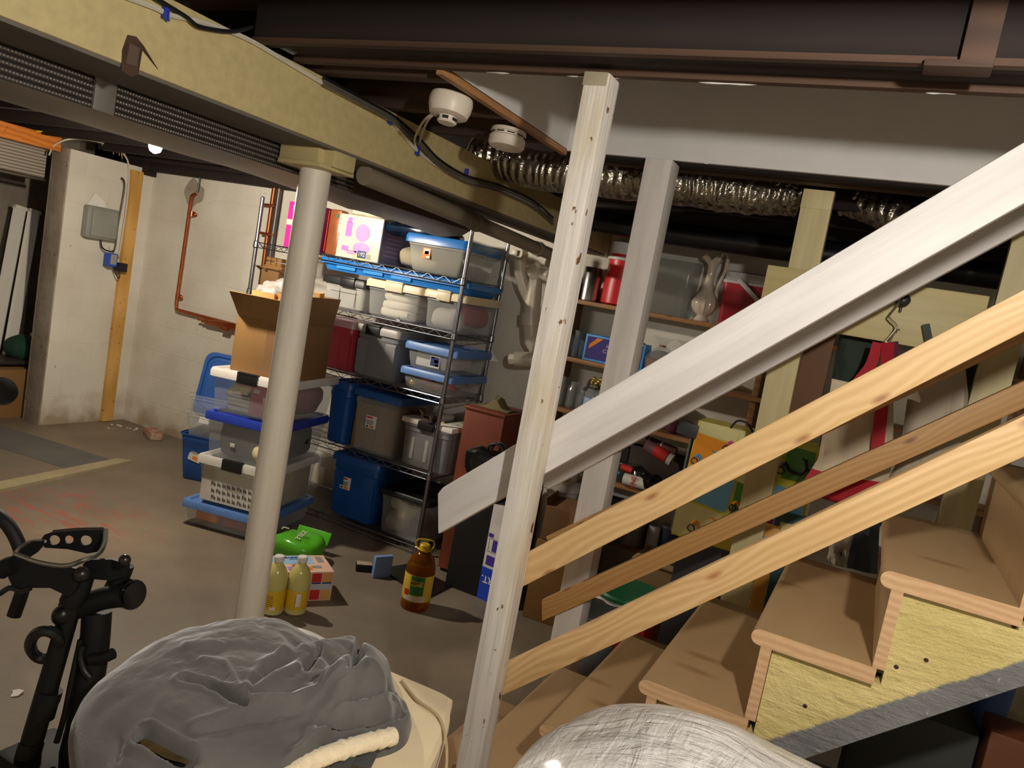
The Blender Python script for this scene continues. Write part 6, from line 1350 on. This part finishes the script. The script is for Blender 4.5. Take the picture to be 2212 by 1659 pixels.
def seg(p, a, b):
    ab = b - a; t = max(0, min(1, (p - a).dot(ab) / ab.length_squared)); return (p - a - ab * t).length
s1 = [xy(*q, ZC + Hh) if 0 else xy(*q, ZC + .085) for q in ((398, 1462), (450, 1475), (525, 1522))]
s2_ = [xy(*q, ZC + .085) for q in ((312, 1548), (350, 1570), (412, 1602))]
Hh = .085; folds = []; creases = []
def fold(pts, amp, w, z): folds.append(([V((q.x, q.y, ZC + .085)) for q in (xy(px, py, ZC + z) for px, py in pts)], amp, w))
fold([(735, 1425), (782, 1395), (812, 1412)], .062, .040, .14); fold([(745, 1465), (800, 1450), (830, 1460)], .034, .034, .12)
fold([(700, 1535), (770, 1522), (850, 1510)], .040, .030, .10); fold([(660, 1600), (740, 1580), (850, 1562)], .030, .028, .08)
fold([(430, 1400), (520, 1385), (600, 1395)], .007, .03, .085); fold([(420, 1590), (540, 1600), (680, 1590)], .007, .03, .085)
def crease(pts, amp, w): creases.append(([V((x, y, 0)) for x, y in pts], amp, w))
# where the cloth is pinched (traced on its own surface)
crease([(662, 1440), (676, 1420), (690, 1396)], -.020, 6); crease([(692, 1400), (720, 1430), (740, 1450)], -.010, 9)
crease([(794, 1352), (784, 1372), (772, 1395), (764, 1420)], -.030, 6); crease([(757, 1425), (770, 1412), (784, 1402)], -.022, 9)
crease([(700, 1500), (770, 1500), (843, 1478)], -.026, 7); crease([(690, 1560), (740, 1566), (800, 1556), (868, 1538)], -.026, 6); crease([(843, 1478), (866, 1500), (878, 1528)], -.010, 6)
crease([(640, 1640), (700, 1612), (760, 1600), (840, 1588)], -.016, 7); crease([(848, 1505), (858, 1525), (846, 1545)], -.012, 6)
crease([(522, 1500), (500, 1460), (485, 1436), (440, 1425)], .007, 10); crease([(530, 1505), (570, 1516), (620, 1512), (690, 1490)], .010, 10); crease([(530, 1495), (570, 1470), (640, 1440)], .009, 10); crease([(530, 1500), (600, 1490), (690, 1465)], -.010, 9)
crease([(528, 1490), (560, 1440), (610, 1405)], .008, 11); crease([(545, 1480), (590, 1440), (640, 1412)], -.009, 9); crease([(415, 1568), (500, 1540), (570, 1522), (660, 1525)], .008, 14); crease([(440, 1580), (540, 1556), (660, 1548)], -.006, 12)
crease([(635, 1626), (670, 1600), (702, 1580)], .008, 10); crease([(600, 1560), (650, 1552), (700, 1535)], .007, 10); crease([(330, 1540), (360, 1490), (400, 1462)], .003, 14); crease([(246, 1700), (248, 1655), (262, 1606)], -.012, 6)
crease([(400, 1392), (470, 1372), (540, 1372), (600, 1384)], .006, 12); crease([(430, 1410), (520, 1395), (590, 1404)], -.005, 12); crease([(560, 1342), (600, 1362), (640, 1392)], -.008, 8); crease([(575, 1350), (620, 1372), (660, 1400)], .006, 8)
def project(q):
    d = q - CAM; zc_ = d.dot(RF); return V((F * d.dot(RX) / zc_ + W / 2, F * d.dot(RD) / zc_ + H / 2, 0))
def hgt(p, v):
    z = Hh * max(0, 1 - v ** 2.6) ** .75
    d1 = min(seg(p, s1[0], s1[1]), seg(p, s1[1], s1[2])); d2 = min(seg(p, s2_[0], s2_[1]), seg(p, s2_[1], s2_[2]))
    ef = min(1, (1 - v) * 14)
    for pts, amp, w in folds:
        q = p + V((.006 * noise.noise(V((p.x * 24, p.y * 24, 2))), .006 * noise.noise(V((p.x * 24, p.y * 24, 7))), 0))
        d = min(seg(q, a, b) for a, b in zip(pts, pts[1:])); z += amp * math.exp(-(d / w) ** 2) * ef
    z += (.009 * noise.fractal(V((p.x * 7, p.y * 7, 1.5)), 1, 2, 3) + .0025 * noise.fractal(V((p.x * 28, p.y * 28, 4)), 1, 2, 3)) * min(1, (1 - v) * 6 + .3)
    pp = project(V((p.x, p.y, ZC + z))); pp += V((4 * noise.noise(pp * .02), 4 * noise.noise(pp * .02 + V((7, 0, 0))), 0))
    for pts, amp, w in creases:
        d = min(seg(pp, a, b) for a, b in zip(pts, pts[1:]))
        if d < 3 * w: z += amp * math.exp(-(d / w) ** 2)
    sl = 0
    for d, w in ((d1, .010), (d2, .0135)):
        z += .005 * math.exp(-((d - w - .005) / .006) ** 2)
        if d < w: z -= .022 * min(1, (w - d) / .007); sl = max(sl, w - d)
    return z, sl > .0035
mb = MB(); rows = []; ins = []
for j in range(MR + 1):
    v_ = j / MR; row = []; fl__ = []
    for i in range(N):
        q = oc.lerp(orim[i], v_); q2 = V((q.x, q.y, 0)); z, inside = hgt(V((q.x, q.y, oc.z)) if 0 else V((q.x, q.y, s1[0].z)), v_); row.append(mb.bm.verts.new((q.x, q.y, ZC + z))); fl__.append(inside)
    rows.append(row); ins.append(fl__)
for dz, f in ((-.02, 1.025), (-.04, 1.03), (-.055, 1.02), (-.06, .97)):
    row = [mb.bm.verts.new((oc.x + (p.x - oc.x) * f, oc.y + (p.y - oc.y) * f, ZC + dz + .006 * noise.noise(p * 9))) for p in orim]; rows.append(row); ins.append([False] * N)
for j in range(len(rows) - 1):
    for i in range(N):
        k_ = (i + 1) % N; f = mb.bm.faces.new((rows[j][i], rows[j][k_], rows[j + 1][k_], rows[j + 1][i])); f.smooth = True
        f.material_index = 0
obj('cover', mb, [PLUSH, SLOT], cov, sharp=80)
def P3(px, py, z): return at(px, py, 2, z)
for pts, w_ in ((s1, .0052), (s2_, .0085)):
    mb = MB(); P_ = [V((q.x, q.y, ZC + hgt(q, (V((q.x, q.y, 0)) - V((oc.x, oc.y, 0))).length / .30)[0] + .0035)) for q in smooth(pts, 8)]; L = []
    for i, q in enumerate(P_):
        tg = (P_[min(i + 1, len(P_) - 1)] - P_[max(i - 1, 0)]).normalized(); sd = V((-tg.y, tg.x, 0)).normalized() * (w_ * (math.sin(math.pi * min(max(i / (len(P_) - 1), .04), .96)) ** .35))
        L.append([q - sd, q + V((0, 0, -.0012)), q + sd, q + V((0, 0, -.004))])
    mb.loft(L); obj('harness_slot', mb, SLOT, cov, sharp=80)
ZH = ZB + .10
SHER = plain('cream sherpa', (240, 222, 188), .95, var=.1, scale=60, bump=.9, bs=140, sheen=.4)
mb = MB(); pts = smooth([P3(540, 1730, ZB + .045), P3(640, 1662, ZB + .045), P3(710, 1630, ZB + .05), P3(780, 1608, ZB + .05), P3(850, 1590, ZB + .045)], 10)
mb.tube(pts, .017, 14, rs=[.016 * (1 + .22 * noise.noise(V((i * .9, 0, 0)))) for i in range(len(pts))]); obj('sherpa_edge', mb, SHER, cov, sharp=80)
mb = MB(); mb.box((0, 0, 0), (.062, .035, .004), frame(P3(772, 1636, ZB + .028), V((.9, .25, .05)), V((-.2, .9, .2))), bev=.0015); mb.box((0, 0, .002), (.03, .035, .004), frame(P3(742, 1650, ZB + .03), V((.9, .25, .05)), V((-.2, .9, .2))), bev=.001)
obj('grey_strap', mb, plain('charcoal webbing', (70, 68, 70), .8), cov)
# ================================================================ white plastic bag
k = NT('white plastic film').set(.42); v = k.co()
k.color(k.ramp(k.noise(v, 6, 5), [(.3, s2l((216, 212, 208))), (.7, s2l((236, 233, 229)))])); k.b.inputs['Coat Weight'].default_value = .35; k.b.inputs['Coat Roughness'].default_value = .12
k.bump(k.math('ADD', k.math('MULTIPLY', k.noise(k.co((2.5, 14, 5), rot=(0, 0, .5)), 2.2, 6, .6, .8), 1.2), k.math('ADD', k.math('MULTIPLY', k.noise(k.co((14, 3, 5), rot=(0, 0, -.4)), 2.0, 5, .6, .8), .8), k.math('MULTIPLY', k.noise(v, 34, 4), .25))), .9, .02); FILM = k.m
wb_c = V((-.10, 1.24, 0)); mb = MB(); L = []; NA = 128
def bagz(a): return .80
for f, zf in [(.70, 0), (.84, .02), (.92, .15), (.97, .4), (1.0, .68), (1.0, .78)] + [(math.cos(t * math.pi / 2 / 16), .78 + .22 * math.sin(t * math.pi / 2 / 16)) for t in range(1, 16)] + [(.02, 1.0)]:
    row = []
    for i in range(NA):
        a = 2 * math.pi * i / NA; ca, sa = math.cos(a), math.sin(a)
        rx = .335 if ca < 0 else .66; ry = .27
        x, y = f * rx * math.copysign(abs(ca) ** .85, ca), f * ry * math.copysign(abs(sa) ** .85, sa)
        z = zf * (.915 - (.12 * x if x > 0 else -.05 * x) - .06 * x * x)
        w_ = .006 * noise.noise(V((x * 9, y * 9, zf * 3 + 4))) + .0015 * f * math.sin(a * 13 + 2.5 * noise.noise(V((ca, sa, zf)))) * min(1, f * 1.3) * (1 if zf > .5 else .5) + .010 * noise.noise(V((x * 7, y * 7, zf * 5)))
        row.append((wb_c.x + x + w_ * ca, wb_c.y + y + w_ * sa, max(0, z + (.9 * w_ if zf > .7 else 0))))
    L.append(row)
mb.loft(L); bagw = thing('white_plastic_bag', 'bulging white plastic bag in the foreground before the stairs', 'plastic bag', wb_c)
obj('body', mb, FILM, bagw, sharp=80)
# ================================================================ black hitch bike carrier at the left
def zp(x, y, d): return dp(x * .349, 1080 + y * .349, d)
MATB = plain('matte black plastic', (15, 15, 16), .6, var=.2, spec=.3); SATB = plain('satin black tube', (14, 14, 15), .45, spec=.35); EDGE = plain('worn chrome edge', (150, 146, 138), .25, .9)
bk = thing('bike_carrier', 'black folding bike carrier standing at the left edge', 'bike carrier', V((zp(200, 1500, 1.74).x, zp(200, 1500, 1.74).y, 0)))
def plate(pts, d, th, nm, mt=MATB, dd=None):
    """flat plate: outline in the enlarged photo, standing at its own distance, with real thickness"""
    P_ = [zp(x, y, d if dd is None else d + dd * (x - pts[0][0]) / 600) for x, y in pts]; back = RF * th
    tb = bmesh.new(); a = [tb.verts.new(p) for p in P_]; b = [tb.verts.new(p + back) for p in P_]; n = len(a)
    tb.faces.new(a); tb.faces.new(b[::-1])
    for i in range(n): tb.faces.new((a[i], b[i], b[(i + 1) % n], a[(i + 1) % n]))
    mb = MB(); mb.merge(tb); return obj(nm, mb, mt, bk)
def tub(pts, d, r, nm, mt=SATB, n=14, sm=True, rs=None):
    P_ = [zp(p[0], p[1], p[2] if len(p) > 2 else d) for p in pts]; mb = MB(); mb.tube(smooth(P_) if sm else P_, r, n, rs=rs); return obj(nm, mb, mt, bk)
# masts
lm0, lm1 = zp(470, 560, 1.74), zp(200, 1490, 1.74); dlt = (lm1 - lm0) / (lm0.z - lm1.z)
mb = MB(); mb.cyl(lm0, lm1, .021, .024, n=20); mb.cyl(lm1, lm1 + dlt * lm1.z, .026, .028, n=20); obj('mast', mb, SATB, bk)
mb = MB(); c_ = zp(300, 1210, 1.74); dn = dlt.normalized(); mb.cyl(c_ - dn * .012, c_ + dn * .012, .027, n=20); mb.cyl(c_ + dn * .012, c_ + dn * .05, .0255, n=20); obj('collar', mb, MATB, bk)
rm = [zp(600, 690, 1.78), zp(585, 900, 1.78), zp(560, 1080, 1.78), zp(500, 1400, 1.78), zp(440, 1640, 1.78)]
mb = MB(); mb.tube(smooth(rm), .032, 20, rs=None); obj('main_arm', mb, MATB, bk)
q = rm[-1]; mb = MB(); mb.cyl(q, V((q.x, q.y, 0)), .032, n=18); obj('lower_arm', mb, MATB, bk)
tub([(500, 860), (440, 1130), (400, 1330), (350, 1500)], 1.75, .0065, 'thin_rod')
tub([(400, 690), (500, 660), (640, 610), (770, 590)], 1.76, .026, 'cross_tube', MATB)
mb = MB(); c_ = zp(815, 585, 1.77); axk = (RX * .9 - RF * .5).normalized(); mb.cyl(c_ - axk * .012, c_ + axk * .006, .034, n=28); mb.cyl(c_ + axk * .006, c_ + axk * .012, .029, n=28); obj('knob_disc', mb, plain('glossy black knob', (14, 14, 15), .15), bk)
for x, y, r_ in ((505, 460, .017), (772, 372, .013)):
    mb = MB(); mb.blob(zp(x, y, 1.70), (r_, r_, r_), 16, 12); obj('bolt_dome', mb, plain('dull bolt', (60, 54, 50), .3, .6), bk)
tub([(505, 480), (480, 560), (440, 640)], 1.735, .026, 'cradle_neck', MATB); tub([(770, 400), (740, 480), (700, 560)], 1.79, .022, 'cradle_neck', MATB)
# cradle plates
plate([(70, 350), (240, 392), (400, 412), (500, 432), (470, 560), (425, 600), (310, 545), (80, 545), (50, 480)], 1.70, .012, 'cradle_plate')
plate([(512, 400), (545, 370), (690, 368), (790, 400), (780, 470), (690, 500), (560, 490), (520, 450)], 1.74, .012, 'cradle_plate')
# strap with round holes
def holed(d):
    tb = bmesh.new(); P_ = [(252, 245), (275, 215), (330, 195), (480, 182), (640, 178), (650, 240), (610, 320), (540, 332), (420, 305), (275, 296)]
    # build as a fan of quads around holes: outline first, holes as inner loops bridged by triangle fill
    o = [tb.verts.new(zp(x, y, d)) for x, y in P_]; es = [tb.edges.new((o[i], o[(i + 1) % len(o)])) for i in range(len(o))]
    for hx, hy, rx_, ry_ in ((335, 248, 36, 30), (425, 245, 30, 25), (530, 250, 38, 30), (277, 256, 12, 10)):
        h = [tb.verts.new(zp(hx + rx_ * math.cos(2 * math.pi * i / 20), hy + ry_ * math.sin(2 * math.pi * i / 20), d)) for i in range(20)]
        es += [tb.edges.new((h[i], h[(i + 1) % 20])) for i in range(20)]
    bmesh.ops.triangle_fill(tb, use_beauty=True, use_dissolve=False, edges=es, normal=tuple(-RF))
    g = bmesh.ops.extrude_face_region(tb, geom=list(tb.faces)); 
    for e in g['geom']:
        if isinstance(e, bmesh.types.BMVert): e.co += RF * .006
    mb = MB(); mb.merge(tb); return obj('holed_strap', mb, MATB, bk)
holed(1.82)
plate([(95, 335), (150, 285), (215, 255), (262, 252), (258, 285), (225, 325), (170, 362), (110, 350)], 1.76, .008, 'link_plate')
tub([(90, 335, 1.70), (240, 386, 1.70), (400, 408, 1.70), (510, 376, 1.71), (610, 332, 1.74), (648, 262, 1.78), (655, 185, 1.82)], 1.7, .0055, 'chrome_edge', EDGE, 8)
tub([(90, 335, 1.70), (120, 300, 1.73), (180, 262, 1.76), (255, 250, 1.80)], 1.7, .0045, 'chrome_edge', EDGE, 8)
tub([(330, 194), (480, 181), (640, 177)], 1.82, .0035, 'chrome_edge', EDGE, 6)
mb = MB(); mb.tube([zp(280 + 92 * math.cos(a), 897 + 88 * math.sin(a), 1.73 + .03 * math.sin(a)) for a in [2 * math.pi * i / 24 for i in range(24)]], .0125, 8, closed=True); obj('rubber_ring', mb, BLACKP, bk)
tub([(560, 985), (640, 975), (700, 950)], 1.745, .013, 'arm_strap', MATB); tub([(520, 900), (500, 960), (520, 1050), (560, 1100)], 1.745, .008, 'release_cable', BLACKP)
mb = MB(); c_ = zp(385, 715, 1.73); mb.blob(c_, (.022, .022, .024), 14, 10); obj('clamp_bolt', mb, BLACKM, bk)
tub([(0, 440), (50, 410), (90, 400)], 1.70, .02, 'left_clamp', MATB); tub([(0, 580), (60, 545), (130, 560), (190, 545)], 1.70, .006, 'bungee_loop', BLACKP)
bq = zp(290, 1560, 1.76); mb = MB(); mb.box((bq.x, bq.y, bq.z / 2), (.16, .14, bq.z), RZ(0), bev=.012); obj('base_frame', mb, MATB, bk)
m = MB(); m.tube(smooth([dp(-60, 1090, 2.1), dp(-10, 1110, 2.1), dp(25, 1145, 2.1), dp(48, 1200, 2.1), dp(52, 1260, 2.1), dp(30, 1330, 2.1)]), .018, 14)
tag(obj('bike_tyre', m, plain('black rubber', (16, 16, 17), .6)), 'thick black curved rubber hose at the left edge behind the bike carrier', 'tyre')  # curved length of a black bike tyre
